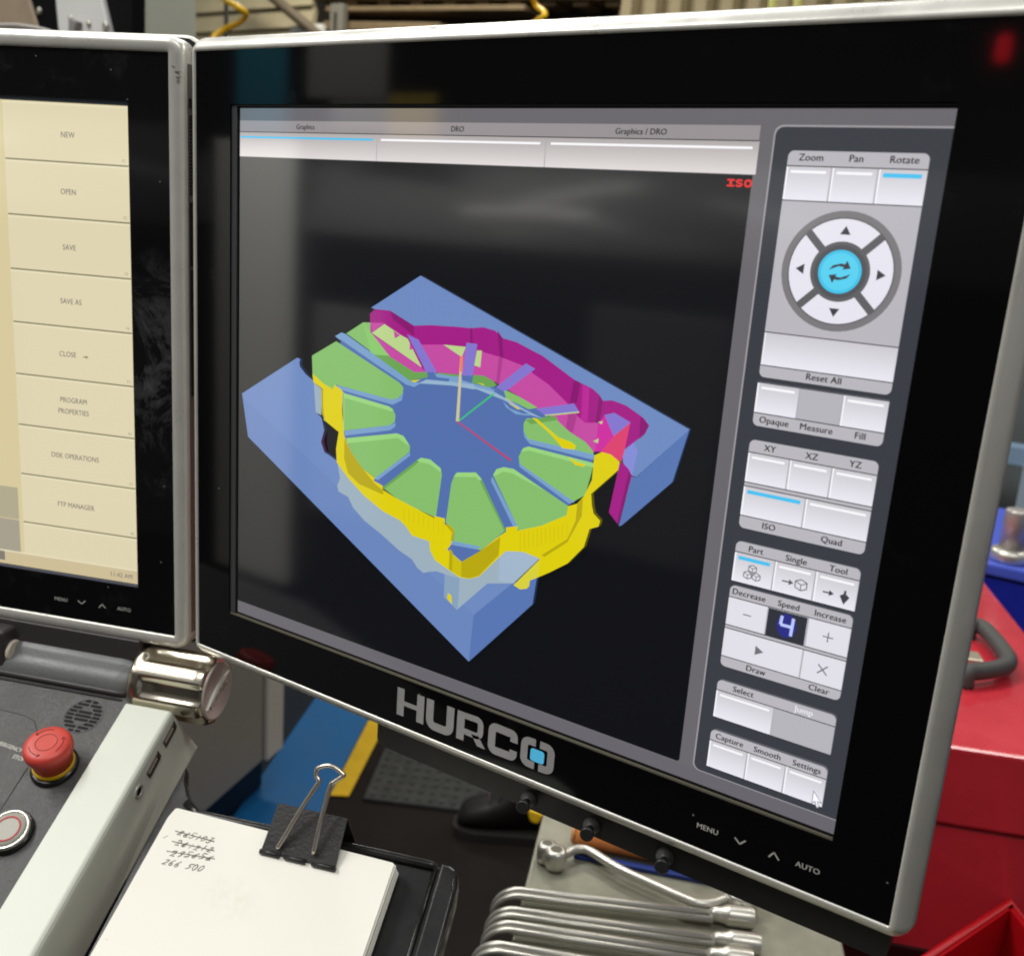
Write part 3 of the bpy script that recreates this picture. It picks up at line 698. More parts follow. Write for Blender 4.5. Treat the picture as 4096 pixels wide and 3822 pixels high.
# part / single / tool
group(611, 675, rb=False)
keys(628, 674.5, T3, active=(0,))
for s_, x in zip(('Part', 'Single', 'Tool'), (1105, 1166, 1227)): D1.text(s_, x, 619.8, 9.2, g_txt, bold=0.00010)
def stroke(pts, wd):
    out = []
    for (x0, y0), (x1, y1) in zip(pts, pts[1:]):
        L2 = math.hypot(x1 - x0, y1 - y0) or 1; nx, ny = -(y1 - y0) / L2 * wd / 2, (x1 - x0) / L2 * wd / 2
        out.append([(x0 + nx, y0 + ny), (x1 + nx, y1 + ny), (x1 - nx, y1 - ny), (x0 - nx, y0 - ny)])
    return out
def cube(x, y, r):
    h = r * .55
    return stroke([(x, y - r), (x + r, y - h), (x + r, y + h), (x, y + r), (x - r, y + h), (x - r, y - h), (x, y - r)], 1.5) + stroke([(x - r, y - h), (x, y), (x + r, y - h)], 1.3) + stroke([(x, y), (x, y + r)], 1.3)
g_thin = scr('ui_icon_thin', (116, 114, 120))
D1.multi('part_icon', cube(1104, 649, 6) + cube(1097.5, 660, 6) + cube(1111, 660, 6), g_thin)
D1.multi('single_icon', cube(1178, 655, 8.5) + stroke([(1150, 655), (1161, 655)], 2.2) + [[(1160, 650.5), (1167, 655), (1160, 659.5)]], scr('ui_icon_mid', (92, 90, 96)))
D1.multi('tool_icon', stroke([(1210, 656), (1220, 656)], 2.2) + [[(1219, 651.5), (1226, 656), (1219, 660.5)]] + stroke([(1241, 647), (1241, 660)], 3.2) + [[(1234, 656), (1241, 651), (1248, 656), (1241, 668)]], g_icon)
# speed
group(681, 813)
keys(700, 745, [T3[0], T3[1], T3[2]], plain=True); keys(750.5, 796.5, [(1074, 1195), (1197, 1257.5)], plain=True)
for s_, x in zip(('Decrease', 'Speed', 'Increase'), (1104, 1165, 1226)): D1.text(s_, x, 690.5, 9.2, g_txt, bold=0.00010)
for s_, x in zip(('Draw', 'Clear'), (1130, 1226)): D1.text(s_, x, 805, 9.2, g_txt, bold=0.00010)
D1.rect('digit_window', 1136.5, 1195, 701, 744.6, scr('ui_digit_bg', (50, 52, 60)))
D1.poly('digit_glow', [(1166 + 15 * math.cos(i * .5236), 722 + 19 * math.sin(i * .5236)) for i in range(12)], scr('ui_digit_glow', (46, 48, 132)))
def seg(st, wd): return stroke(st, wd)
D1.multi('digit', seg([(1158, 708), (1157, 722)], 4.6) + seg([(1157, 722), (1174, 722)], 4.6) + seg([(1175, 708), (1174, 736)], 4.6), scr('ui_digit', (186, 200, 252)))
D1.multi('key_icon', seg([(1099, 722), (1112, 722)], 1.8) + seg([(1220, 722), (1235, 722)], 1.8) + seg([(1227.5, 714.5), (1227.5, 729.5)], 1.8) + [[(1125, 765.5), (1138, 773), (1125, 780.5)]] + seg([(1220, 766), (1234, 780)], 2) + seg([(1234, 766), (1220, 780)], 2), g_thin)
# select / jump
OFF = {T2[1]}
group(836.5, 900.5, rb=False)
keys(854, 900, T2)
D1.text('Select', 1116, 845, 9.2, g_txt, bold=0.00010); D1.text('Jump', 1210, 845, 9.2, g_wtxt, bold=0.00010)
OFF = set()
# capture / smooth / settings
group(921.5, 987, rb=False)
keys(940, 986.5, T3)
for s_, x in zip(('Capture', 'Smooth', 'Settings'), (1105, 1166, 1227)): D1.text(s_, x, 930.8, 9.2, g_txt, bold=0.00010)
D1.poly('mouse_pointer', [(x + 1243, y + 966) for x, y in [(-1, -2.5), (-1, 20), (3.5, 15.5), (7, 24.5), (11.5, 22.5), (8, 14), (14.5, 14)]], scr('ui_ptr_line', (120, 120, 130)))
D1.poly('mouse_pointer', [(x + 1243, y + 966) for x, y in [(0, 0), (0, 17.5), (4, 13.5), (7.6, 22.5), (10, 21.4), (6.5, 12.8), (12, 12.8)]], scr('ui_ptr', (252, 252, 255)))

# the workpiece drawn in the viewport
PALET = dict(blue1=(110, 138, 192), blue2=(106, 134, 188), blue3=(88, 118, 178), blue_c=(84, 112, 172), lilac=(132, 140, 214), plum=(60, 14, 56),
             mag=(162, 28, 132), mag_d=(136, 22, 112), mag_l=(186, 40, 150), pink=(196, 76, 162), pink_d=(172, 62, 142), pink2=(206, 46, 160), rose=(220, 66, 112),
             lime=(186, 212, 140), purp=(132, 118, 206), grn=(134, 190, 108), grn_d=(108, 164, 84), grn_l=(154, 212, 126), sky=(122, 160, 202),
             green_t=(170, 206, 130), pale=(156, 176, 190), pale_l=(162, 182, 204), pale_d=(136, 162, 188), yel=(222, 206, 8), yel_d=(184, 168, 10), yel_e=(204, 190, 10),
             yel_p=(216, 208, 60), arc=(150, 180, 206), red=(206, 44, 74), ax_g=(58, 196, 104), cream=(206, 196, 152), orange=(238, 132, 70))
D1.k += 1; K0 = D1.k
wp = None; names = list(PALET)
mb = MB(); mb.flat = True
for i, (cname, pts) in enumerate(CAM_SHAPES):
    mb.cur = names.index(cname)
    mb.poly([D1.p(x, y, K0 + i * 0.35) for x, y in pts][::-1])
mb.build('workpiece_graphic', [scr('wp_' + n_, PALET[n_]) for n_ in names], disp)

# printed legends and the HURCO badge on the bezel
M_print = mat('legend_print', lin((186, 184, 176)), 0.5)
M_badge = mat('badge_foil', lin((184, 182, 184)), 0.42, metal=0.5, bump=0.25, bscale=300, stretch=(1, 1, 9), var=0.12, vscale=300)
LG = Fr(RM(0, -0.0007, 0), RM.x, RM.z, -RM.y)
def flat(name, pts, m, parent, f=LG, z=0.0, holes=None):
    mb = MB(); mb.flat = True
    mb.poly([f(x / 1000, y / 1000, z) for x, y in pts]); return mb.build(name, m, parent)
def strokes(name, paths, wd, m, parent, f=LG):
    mb = MB(); mb.flat = True
    for P in paths:
        for q in stroke(P, wd): mb.poly([f(x / 1000, y / 1000, 0) for x, y in q])
    return mb.build(name, m, parent)
def letter(polys):
    mb = MB(); mb.flat = True
    for P in polys: mb.poly([LG(x / 1000, y / 1000, 0) for x, y in P])
    return mb
badge = MB(); badge.flat = True
def arcp(cx, cy, r, a0, a1, n=5): return [(cx + r * math.cos(math.radians(a0 + (a1 - a0) * i / n)), cy + r * math.sin(math.radians(a0 + (a1 - a0) * i / n))) for i in range(n + 1)]
t_, b_ = -159.1, -176.0; wd = 5.0
LET = []
LET += [[(-56.3, t_), (-51.3, t_), (-51.3, b_), (-56.3, b_)], [(-42.1, t_), (-37.1, t_), (-37.1, b_), (-42.1, b_)], [(-51.3, -166.4), (-42.1, -166.4), (-42.1, -169.2), (-51.3, -169.2)]]
U = [(-32.9, t_)] + arcp(-29.4, b_ + 5.0, 3.5, 180, 270) + arcp(-22.4, b_ + 5.0, 3.5, 270, 360) + [(-18.9, t_)]
U = [(x, y + (1.0 if y < -170 else 0)) if 0 else (x, y) for x, y in U]
LET += band(U, wd)
LET += [[(-14.3, t_), (-9.3, t_), (-9.3, b_), (-14.3, b_)]]
LET += band([(-9.3, t_ - 1.75)] + arcp(-1.6, t_ - 4.4, 2.9, 90, 0) + arcp(-1.6, -167.4, 2.9, 0, -90)[0:] + [(-9.3, -170.1)], 3.6)
LET += [[(-4.6, -170.1), (0.4, -170.1), (5.0, b_), (-0.2, b_)]]
Cp = [(22.7, -165.6), (22.7, -163.6)] + arcp(20.7, t_ - 3.9, 2.0, 0, 90) + arcp(11.4, t_ - 4.3, 2.6, 90, 180) + arcp(11.4, b_ + 4.3, 2.6, 180, 270) + arcp(20.7, b_ + 3.9, 2.0, 270, 360) + [(22.7, -170.2)]
LET += band(Cp, 4.6)
LET += band([(36.0, t_ - 1.9)] + arcp(32.2, t_ - 4.9, 2.9, 90, 180) + arcp(32.2, b_ + 4.9, 2.9, 180, 270) + [(36.0, b_ + 1.9)], 4.2)
LET += band([(38.6, t_ - 1.9)] + arcp(42.6, t_ - 4.9, 2.9, 90, 0) + arcp(42.6, b_ + 4.9, 2.9, 0, -90) + [(38.6, b_ + 1.9)], 4.2)
letter(LET).build('maker_badge', M_badge, right)
flat('badge_square', rrect(33.2, 41.6, -171.6, -164.4, 1.6), mat('badge_blue', lin((92, 190, 226)), 0.4, emit=lin((60, 170, 220)), estr=0.35), right)
def legend(s_, x, z, size, parent, fr0, m=M_print):
    f = Fr(fr0(x / 1000, -0.0007, z / 1000), fr0.x, fr0.z, -fr0.y)
    return text('legend', s_, f, size / 1000, m, parent, bold=0.00008)
legend('MENU', 132.2, -171.0, 2.7, right, RM); legend('AUTO', 180.0, -170.6, 2.7, right, RM)
strokes('legend', [[(145.6, -169.6), (148.3, -172.0), (150.8, -169.2)], [(162.2, -172.6), (164.4, -169.4), (167.0, -172.4)]], 0.75, M_print, right)

# black rail along the foot of the monitor with its three studs
mb = MB(); mb.prism(Fr(RM(0, 0.0095, 0), RM.x, RM.z, RM.y), rrect(-0.078, 0.2175, -0.2072, -0.1900, [0.005, 0.005, 0, 0]), 0, 0.030)
rail = mb.build('lower_rail', M_blackp, right)
for x in (0.0292, 0.0678, 0.1095):
    ax_ = (-RM.y + RM.x * 0.28 + RM.z * 0.20).normalized(); px_ = (RM.x - ax_ * RM.x.dot(ax_)).normalized()
    f = Fr(RM(x, 0.0095, -0.2010), px_, ax_.cross(px_), ax_)
    mb = MB(); mb.lathe(f, [(0.0046, 0), (0.0046, 0.0012), (0.0040, 0.0026), (0.0024, 0.0036), (0.0019, 0.0050)]); mb.build('stud_base', mat('stud_grey', (0.10, 0.098, 0.096), 0.4), rail)
    mb = MB(); mb.lathe(f, [(0.0019, 0.0050), (0.0019, 0.0105), (0.0032, 0.0112), (0.0036, 0.0122), (0.0036, 0.0138), (0.0030, 0.0143), (0.0, 0.0143)][:-1], n=24)
    mb.build('stud_tip', mat('stud_rubber', (0.016, 0.016, 0.016), 0.4), rail)

# ================================================================== LEFT MONITOR
left = thing('menu_monitor', 'left-hand control screen, cut by the picture edge, listing NEW, OPEN, SAVE on pale yellow keys', 'monitor', LM(0, 0.02, -0.2), 'twin screens of the machine control')
shell(left, LM, -BX, BX, BB, BT, PROF_L)
lx1 = 0.1955; lx0 = lx1 - W_
bezel_glass(left, LM, -BX, BX, BB, BT, lx0 - 0.002, 0.1962, -0.1527, 0.1533, M_glassL)
mb = MB(); mb.flat = True
mb.poly([LM(lx0 - .003, 0.0008, -0.1530), LM(0.1965, 0.0008, -0.1530), LM(0.1965, 0.0008, 0.1537), LM(lx0 - .003, 0.0008, 0.1537)])
well = mb.build('display_well', mat('well_slate', lin((96, 104, 118)), 0.5), left)
mb = MB(); mb.box(LM, lx0, 0.1958, 0.0002, 0.0015, -0.1526, -0.1516); mb.build('well_edge', mat('well_steel2', lin((150, 152, 168)), 0.4, metal=0.5), well)
u_bg = scr('menu_bg', (216, 202, 158)); u_key = scr('menu_key', (223, 212, 177)); u_line = scr('menu_line', (134, 130, 104)); u_lite = scr('menu_light', (232, 224, 192))
u_txt = scr('menu_text', (132, 126, 116)); u_faint = scr('menu_faint', (170, 162, 138)); u_grey = scr('menu_grey', (178, 170, 142)); u_grey2 = scr('menu_grey_low', (168, 160, 142))
mb = MB(); mb.flat = True
mb.poly([LM(lx0, 0.0006, -H_ / 2), LM(lx1, 0.0006, -H_ / 2), LM(lx1, 0.0006, H_ / 2), LM(lx0, 0.0006, H_ / 2)])
disp2 = mb.build('display', u_bg, left)
D2 = Screen(LM, lx0, W_, H_, disp2)
PX = lambda xmm: (xmm / 1000 - lx0) / W_ * 1280
PZ = lambda zmm: (0.5 - zmm / 1000 / H_) * 1024
edges = [150.4, 116.0, 82.8, 49.3, 15.8, -17.8, -51.5, -85.0, -118.7, -141.0]
L = D2.k + 1
for a, b in zip(edges, edges[1:]):
    D2.rect('soft_key', PX(110), PX(195.5), PZ(a) + 1.5, PZ(b) - 1.5, u_key, layer=L)
    D2.rect('key_light', PX(110), PX(195.5), PZ(a) + 1.5, PZ(a) + 4.5, u_lite, layer=L + 1)
    if b > -130:
        D2.rect('key_rule', PX(110.3), PX(195.3), PZ(b) - 2.6, PZ(b) + 0.6, u_line, layer=L + 2)
D2.rect('status_field', 0, PX(107), PZ(-95.2), PZ(-117.5), u_grey, layer=L)
D2.rect('status_field', 0, PX(107), PZ(-118), PZ(-141), u_grey2, layer=L)
D2.rect('status_bar', 0, PX(195.5), PZ(-141.5), PZ(-150.5), scr('menu_bar', (206, 190, 152)), layer=L)
D2.rect('key_light', 0, PX(195.5), PZ(-140.6), PZ(-141.5), u_lite, layer=L + 1)
D2.k = L + 3
for s_, x, z in (('NEW', 154.5, 132), ('OPEN', 153.6, 98.7), ('SAVE', 152.9, 65.3), ('SAVE AS', 152.7, 32), ('CLOSE', 149, -1.6), ('PROGRAM', 152, -31.4), ('PROPERTIES', 151.7, -38.9),
                 ('DISK OPERATIONS', 151.6, -68.9), ('FTP MANAGER', 150.9, -102.3)):
    D2.text(s_, PX(x), PZ(z), 11.5, u_txt, sx=0.84, bold=0.00010)
for i, b in enumerate(edges[1:9]):
    D2.text('F%d' % (i + 1), PX(192.4), PZ(b + 3.0), 6.5, u_faint, sx=0.9, bold=0.00008)
D2.multi('menu_arrow', stroke([(PX(160), PZ(-2)), (PX(162.6), PZ(-2))], 2) + [[(PX(162), PZ(-1)), (PX(164.2), PZ(-2)), (PX(162), PZ(-3))]], u_txt)
D2.text('11:42 AM', PX(183.5), PZ(-146), 10.5, u_txt, sx=0.95, bold=0.00010)
D2.rect('status_field', PX(89), PX(94.5), PZ(-141.6), PZ(-148), u_txt)
legend('MENU', 137.6, -169.8, 2.5, left, LM); legend('AUTO', 185.6, -169.6, 2.5, left, LM)
LG2 = Fr(LM(0, -0.0007, 0), LM.x, LM.z, -LM.y)
strokes('legend', [[(150.6, -168.6), (153.4, -170.6), (156.4, -168.0)], [(166.6, -171.2), (169.2, -168.4), (171.6, -170.8)]], 0.75, M_print, left, LG2)
# vent on the right flank of the left monitor
FL = Fr(LM(BX + 0.00925, -0.0183, 0), LM.y, LM.z, LM.x)              # x = depth, y = up, z = outward
mb = MB(); mb.box(FL, 0.0222, 0.0300, -0.180, 0.176, 0, 0.0003); cover = mb.build('side_strip', M_alu_d, left)
mb = MB(); mb.box(FL, 0.0235, 0.0290, 0.152, 0.157, 0.0004, 0.0014)
for k in range(22): mb.box(FL, 0.0238, 0.0286, 0.1465 - k * 0.0021, 0.1477 - k * 0.0021, 0.0004, 0.0014)
mb.box(FL, 0.0236, 0.0280, 0.060, 0.098, 0.0004, 0.0013)
mb.box(FL, 0.0240, 0.0275, -0.02, 0.058, 0.0004, 0.0012)
for k in range(6): mb.box(FL, 0.0238, 0.0284, 0.064 + k * 0.006, 0.067 + k * 0.006, 0.0004, 0.0015)
o = mb.build('vent_slots', M_dark, cover); o['kind'] = 'stuff'

M_scuff = mat('scuff_dark', lin((96, 90, 82)), .7)
for (u0, v0, u1, v1) in ((698, 287, 728, 290), (704, 308, 724, 310), (706, 322, 720, 327), (686, 263, 700, 272)):
    a0 = on(u0, v0, LM(0, -0.00185, 0), LM.y); a1 = on(u1, v1, LM(0, -0.00185, 0), LM.y)
    mb = MB(); mb.tube([a0, (a0 + a1) / 2 + LM.z * .0002, a1], [.00012, .0003, .0001], n=6); mb.build('scuff', M_scuff, left)
# ================================================================== CONSOLE DESK
cons = thing('control_console', 'sloping black-grained operator desk with a red emergency button, below the left-hand screen', 'console', K(-0.15, 0.15, -0.05))
mb = MB(); mb.prism(K, [(-0.50, 0.016), (0.0018, 0.016), (0.0018, 0.40), (-0.50, 0.40)], -0.055, -0.006); panel = mb.build('desk_panel', M_desk, cons)
ridge = mat('moulded_ridge', (0.05, 0.049, 0.049), 0.4)
mb = MB()
mb.tube([K(x, y, -0.0060) for x, y in [(-0.30, 0.0455), (-0.084, 0.0466), (-0.064, 0.0476), (-0.056, 0.050), (-0.050, 0.056), (-0.047, 0.066)]], 0.0004, n=6)
mb.tube([K(-0.0395, 0.0824, -0.006), K(-0.0391, 0.1121, -0.006), K(-0.0386, 0.40, -0.006)], 0.0004, n=6)
mb.build('panel_seam', ridge, panel)
M_wprint = mat('white_print', lin((196, 196, 186)), 0.6)
for s_, v0, v1 in (('EMERGENCY', (0, 2972), (88, 3003)), ('STOP', (55, 3024), (98, 3040))):
    a0, b0, _ = onK(*v0, -0.006); a1, b1, _ = onK(*v1, -0.006)
    f = Fr(K(a1, b1, -0.0058), K.x * (a1 - a0) + K.y * (b1 - b0), -K.y, K.z)
    f = Fr(f.o, f.x, f.z.cross(f.x), f.z)
    text('legend', s_, f, 0.0026, M_wprint, panel, align='RIGHT', bold=0.00012)
# speaker grille: a round field of black slots round a smaller one
GC = K.at(-0.0252, 0.0402, -0.006)
mb = MB()
for r in (0.0128, 0.0062):
    n = 40; mb.loft([[GC(q * math.cos(6.2832 * k / n), q * math.sin(6.2832 * k / n), h) for k in range(n)] for q, h in ((r + .0005, -.0002), (r + .0003, .0004), (r - .0001, .0004), (r - .0003, -.0002))], cap0=False, cap1=False)
grille = mb.build('speaker_grille', ridge, panel)
for k in range(-4, 5):
    y = k * 0.0028
    for sgn in ((1,) if False else (-1, 1)):
        xo = math.sqrt(max(0, 0.0121 ** 2 - y * y)); xi = math.sqrt(max(0, 0.0067 ** 2 - y * y)) if abs(y) < 0.0067 else 0.0006
        if xo - xi > 0.002:
            mb = MB(); x0, x1 = sorted((sgn * xi, sgn * xo)); mb.prism(GC, rrect(x0, x1, y - .0010, y + .0010, .0006, 2), -0.0003, 0.00015); mb.build('slot', M_dark, grille)
    if abs(y) < 0.0054:
        xi = math.sqrt(0.0057 ** 2 - y * y); mb = MB(); mb.prism(GC, rrect(-xi, xi, y - .0010, y + .0010, .0006, 2), -0.0003, 0.00015); mb.build('slot', M_dark, grille)
# emergency stop
ES = 0.88
EC = K.at(*onK(207, 3046, 0.0)[:2], -0.006)
mb = MB(); mb.lathe(EC, [(0.0168, 0), (0.0168, 0.0018), (0.0158, 0.0030), (0.0142, 0.0034)]); es = mb.build('emergency_stop', mat('collar_black', (0.008, 0.008, 0.009), 0.22), cons)
EC = Fr(EC.o, K.x, K.y, K.z * 1.0 + K.x * 0.06 - K.y * 0.13)
EC = Fr(EC.o, EC.z.cross(K.y) * -1 if False else K.y.cross(EC.z), EC.z.cross(K.y.cross(EC.z)), EC.z)
mb = MB(); mb.lathe(EC, [(0.0144, 0.0030), (0.0146, 0.0036), (0.0146, 0.0054), (0.0138, 0.0062)]); mb.build('ring', M_yel, es)
mb = MB(); mb.lathe(EC, [(0.0136, 0.0062), (0.0140, 0.0135), (0.0150, 0.0148), (0.0152, 0.0156), (0.0152, 0.0168), (0.0160, 0.0176), (0.0166, 0.0190), (0.0168, 0.0212), (0.0165, 0.0236), (0.0157, 0.0254), (0.0145, 0.0265), (0.0120, 0.0271), (0.0080, 0.0273)])
mb.build('mushroom_head', M_red, es)
n = 36
def ringtube(f, r, h, wd, a0=0, a1=360):
    mbx.tube([f(r * math.cos(math.radians(a0 + (a1 - a0) * k / n)), r * math.sin(math.radians(a0 + (a1 - a0) * k / n)), h) for k in range(n + 1)], wd, n=6)
mbx = MB(); ringtube(EC, 0.0072, 0.0273, 0.00026)
for a in (35, 155, 275): 
    ringtube(EC, 0.0114, 0.0272, 0.00030, a, a + 66)
    for da in (-5, 5):
        q = math.radians(a + 66); p = EC(0.0114 * math.cos(q), 0.0114 * math.sin(q), 0.0272); q2 = math.radians(a + 56)
        mbx.tube([p, EC((0.0114 + da * .00026) * math.cos(q2), (0.0114 + da * .00026) * math.sin(q2), 0.0272)], 0.00024, n=6)
mbx.build('turn_arrow', M_redd, es)
for o_ in [es] + list(es.children):
    for v_ in o_.data.vertices: v_.co *= ES
    if o_ is not es: o_.location *= ES
dlt = (WL[es.name] - EC.o) * (ES - 1); es.location += dlt; WL[es.name] += dlt
# ringed push button at the picture edge
BC = K.at(-0.0236, 0.1242, -0.006)
mb = MB(); mb.lathe(BC, [(0.0142, 0), (0.0142, 0.0022), (0.0134, 0.0030)]); pb = mb.build('push_button', mat('collar_black', (0.008,) * 3, 0.22), cons)
mb = MB(); mb.lathe(BC, [(0.0131, 0.0028), (0.0131, 0.0044), (0.0126, 0.0052), (0.0113, 0.0054), (0.0109, 0.0046), (0.0106, 0.0046)])
mb.build('button_rim', mat('rim_steel', lin((206, 204, 194)), 0.28, metal=0.85), pb)
mb = MB(); mb.lathe(BC, [(0.0107, 0.0044), (0.0104, 0.0056), (0.0060, 0.0057)])
mb.build('button_face', mat('button_steel', lin((170, 168, 158)), 0.55, metal=0.1), pb)
mb = MB(); mb.lathe(BC, [(0.0082, 0.0055), (0.0082, 0.0059), (0.0071, 0.0059), (0.0071, 0.0055)], cap0=False, cap1=False); mb.build('ring', mat('button_red', lin((186, 64, 70)), 0.45), pb)
# rear roll and its trim
BARC = LM.at(0, 0.004, -0.2232)
prof = []
for k in range(40):
    t = 2 * math.pi * k / 40; r = 0.0204
    d = math.degrees(t)                                        # 180 = towards the operator, 90 = up
    r -= 0.0022 * math.exp(-((d - 138) / 9) ** 2)
    prof.append((r * math.cos(t), r * math.sin(t)))
mb = MB(); mb.smooth = True
xs = [(-0.50, 1), (0.186, 1), (0.191, 0.97), (0.1945, 0.88), (0.1965, 0.72)]
mb.loft([[BARC(x, k * c, k * s_) for c, s_ in prof] for x, k in xs]); mb.smooth = False
mb.build('hinge_roll', M_bar, cons)
mb = MB(); mb.tube([K(-0.5, 0.0205, -0.0045), K(-0.012, 0.0200, -0.0045), K(-0.005, 0.0192, -0.0050)], 0.0022, n=10); mb.tube([K(-0.5, 0.0245, -0.006), K(-0.006, 0.0240, -0.006)], 0.0010, n=8)
mb.build('panel_trim', M_bracket, cons)
mb = MB(); mb.box(LM, -0.50, 0.1985, -0.0035, 0.012, -0.2050, -0.1895, 0.0012); mb.box(LM, -0.50, 0.1030, -0.0160, 0.002, -0.2215, -0.1935, 0.003)
br = mb.build('screen_bracket', M_bracket, cons)
f = Fr(LM(0.1032, -0.0075, -0.2105), LM.y, LM.z, LM.x)
mb = MB(); mb.lathe(f, [(0.0078, 0), (0.0078, 0.0016), (0.0070, 0.0024)], n=28); mb.build('hinge_pin', mat('pin_cream', lin((214, 204, 186)), 0.4), br)
# white cheek with its sockets
KX = Fr(K.o, K.y, K.z, K.x)                                   # x = to the operator, y = off the desk, z = right
mb = MB()
mb.prism(Fr(KX(0, 0, 0.002), KX.x, KX.y, KX.z), [(0.0275, -0.002), (0.0290, 0), (0.42, 0), (0.42, -0.0470), (0.0200, -0.0543)], 0, 0.0335, bev=0.0030)
cheek = mb.build('white_cheek', M_white, cons)
for b_, n_ in ((0.0392, -0.0112), (0.0614, -0.0122)):
    f = Fr(K(0.0355, b_, n_), K.y * 1.0 - K.z * 0.06, K.z, K.x); f = Fr(f.o, f.x, f.z.cross(f.x), f.z)
    mb = MB()
    for q in ((-.0072, .0072, -.0033, -.0026), (-.0072, .0072, .0026, .0033), (-.0072, -.0065, -.0026, .0026), (.0065, .0072, -.0026, .0026)): mb.box(f, q[0], q[1], q[2], q[3], -0.001, 0.0007)
    u = mb.build('usb_socket', mat('socket_steel', lin((120, 112, 104)), 0.35, metal=0.8), cheek)
    mb = MB(); mb.box(f, -.0065, .0065, -.0026, .0026, -0.001, 0.0001); mb.box(f, -.0088, -.0074, -.0035, .0035, -0.001, 0.00005); mb.build('socket_mouth', M_dark, cheek)
    mb = MB(); mb.box(f, -.0052, .0058, -.0017, .0004, -0.001, 0.0005); mb.build('socket_tongue', mat('tongue_white', lin((188, 180, 160)), 0.5), cheek)
f = Fr(K(0.0355, 0.0800, -0.0120), K.y, K.z, K.x)
mb = MB(); mb.lathe(f, [(0.0047, -0.001), (0.0047, 0.0005), (0.0040, 0.0009), (0.0029, 0.0007), (0.0027, -0.0008)], n=28, cap1=False); jk = mb.build('jack_socket', mat('jack_ring', lin((196, 196, 186)), 0.35, metal=0.4), cheek)
mb = MB(); mb.lathe(f, [(0.0028, -0.001), (0.0028, 0.0001)], n=24); mb.build('socket_mouth', M_dark, cheek)
# fluted nickel knob on the end of the roll
KF = Fr(LM(0.1975, 0.002, -0.2185), LM.y, LM.z, LM.x)
mb = MB(); mb.smooth = True; n = 144; rings = []
for x, k, fl in [(0.0, 0.80, 0), (0.0006, 0.90, 0), (0.0022, 0.97, 0), (0.0045, 1.0, 0), (0.0085, 1.0, 0.05), (0.0105, 1.0, 0.5), (0.0125, 1.0, 1), (0.028, 1.0, 1), (0.047, 1.0, 1), (0.0500, 1.0, 1), (0.0525, 0.975, .9), (0.0540, 0.94, .7), (0.0546, 0.87, .35), (0.0546, 0.83, 0)]:
    rg = []
    for i in range(n):
        t = 2 * math.pi * i / n
        ph = ((math.degrees(t) - 166) / 60.0 + 0.5) % 1 - 0.5
        w_ = 0.30; d = 0.0036 * fl * max(0, 1 - (abs(ph) / w_) ** 3.2) if abs(ph) < w_ else 0
        r = 0.0238 * k - d
        rg.append(KF(r * math.cos(t), r * math.sin(t), x))
    rings.append(rg)
mb.loft(rings); knob = mb.build('tilt_knob', M_chrome, cons)
mb = MB(); mb.lathe(KF, [(0.0196, 0.0530), (0.0196, 0.0552), (0.0186, 0.0560), (0.0178, 0.0553), (0.0002, 0.0553)], n=56); cap = mb.build('knob_cap', M_cap, knob)
CF = Fr(KF(0, 0, 0.0555), -KF.x, KF.y, KF.z); CF = Fr(CF.o, KF.x * -1, KF.y, KF.x.cross(KF.y)); 
tl = math.radians(22)
tx = KF.x * math.cos(tl) + KF.y * math.sin(tl)
TF = Fr(KF(0, 0, 0.0556), tx, KF.z.cross(tx), KF.z)
text('cap_lettering', 'HURCO', TF.at(0, -0.0035, 0), 0.0046, mat('cap_letter', lin((206, 198, 190)), 0.4, metal=0.2), cap, depth=0.0008, bold=0.0002)
mb = MB(); mb.prism(TF, [(-.0165, -.001), (-.010, .0022), (0, .0046), (.010, .0048), (.0168, .0030), (.010, .0018), (0, .0008), (-.010, -.0006)], -0.0005, 0.0012, bev=0.0005); mb.build('cap_glint', mat('cap_glint_white', lin((246, 246, 238)), 0.5), cap)  # raised white sliver standing in for the specular glint on the cap

# tray with paper and clip
tray_pts = [tuple(onK(u, v, -0.0235)[:2]) for u, v in ((742, 3066), (740, 3120), (752, 3180), (772, 3218), (805, 3252), (850, 3275))] + [ (0.074, 0.0805), (0.160, 0.0815), (0.232, 0.0826), (0.244, 0.0895), (0.2455, 0.100), (0.2470, 0.40), (0.0535, 0.40)]
tray = thing('paper_tray', 'black plastic side tray carrying a pad of paper, fixed right of the white cheek', 'tray', K(0.15, 0.2, -0.03))
M_tray = mat('tray_black', (0.012, 0.0115, 0.0115), 0.24, bump=0.03, bscale=900, rvar=0.06, vscale=30)
mb = MB(); mb.prism(K, tray_pts, -0.032, -0.0235, bev=0.001); mb.build('tray_floor', M_tray, tray)
def rim(name, pts, z, r):
    mb = MB(); mb.tube([K(x, y, z) for x, y in pts], r, n=12); return mb.build(name, M_tray, tray)
rim('tray_rim', [(0.064, 0.0765), (0.074, 0.0822), (0.16, 0.0826), (0.226, 0.0834), (0.229, 0.0842)], -0.0216, 0.0028)
mb = MB(); mb.prism(K, [(0.2325, 0.0820)] + [(0.2380, 0.0824), (0.2415, 0.0840), (0.2438, 0.0870), (0.2450, 0.0915), (0.2453, 0.100), (0.2468, 0.40), (0.2318, 0.40)], -0.0250, -0.0192, bev=0.0016); mb.build('tray_rim', M_tray, tray)
rim('tray_rib', [(0.2422, 0.0905), (0.2436, 0.100), (0.2448, 0.40)], -0.0196, 0.0009)
rim('tray_rib', [(0.2290, 0.0850), (0.2287, 0.13), (0.2283, 0.40)], -0.0230, 0.0016)
if 0: mb.tube([K(0.0535, 0.046, -0.030), K(0.058, 0.052, -0.029), K(0.0635, 0.066, -0.026), K(0.066, 0.078, -0.0235)], 0.0018, n=10)

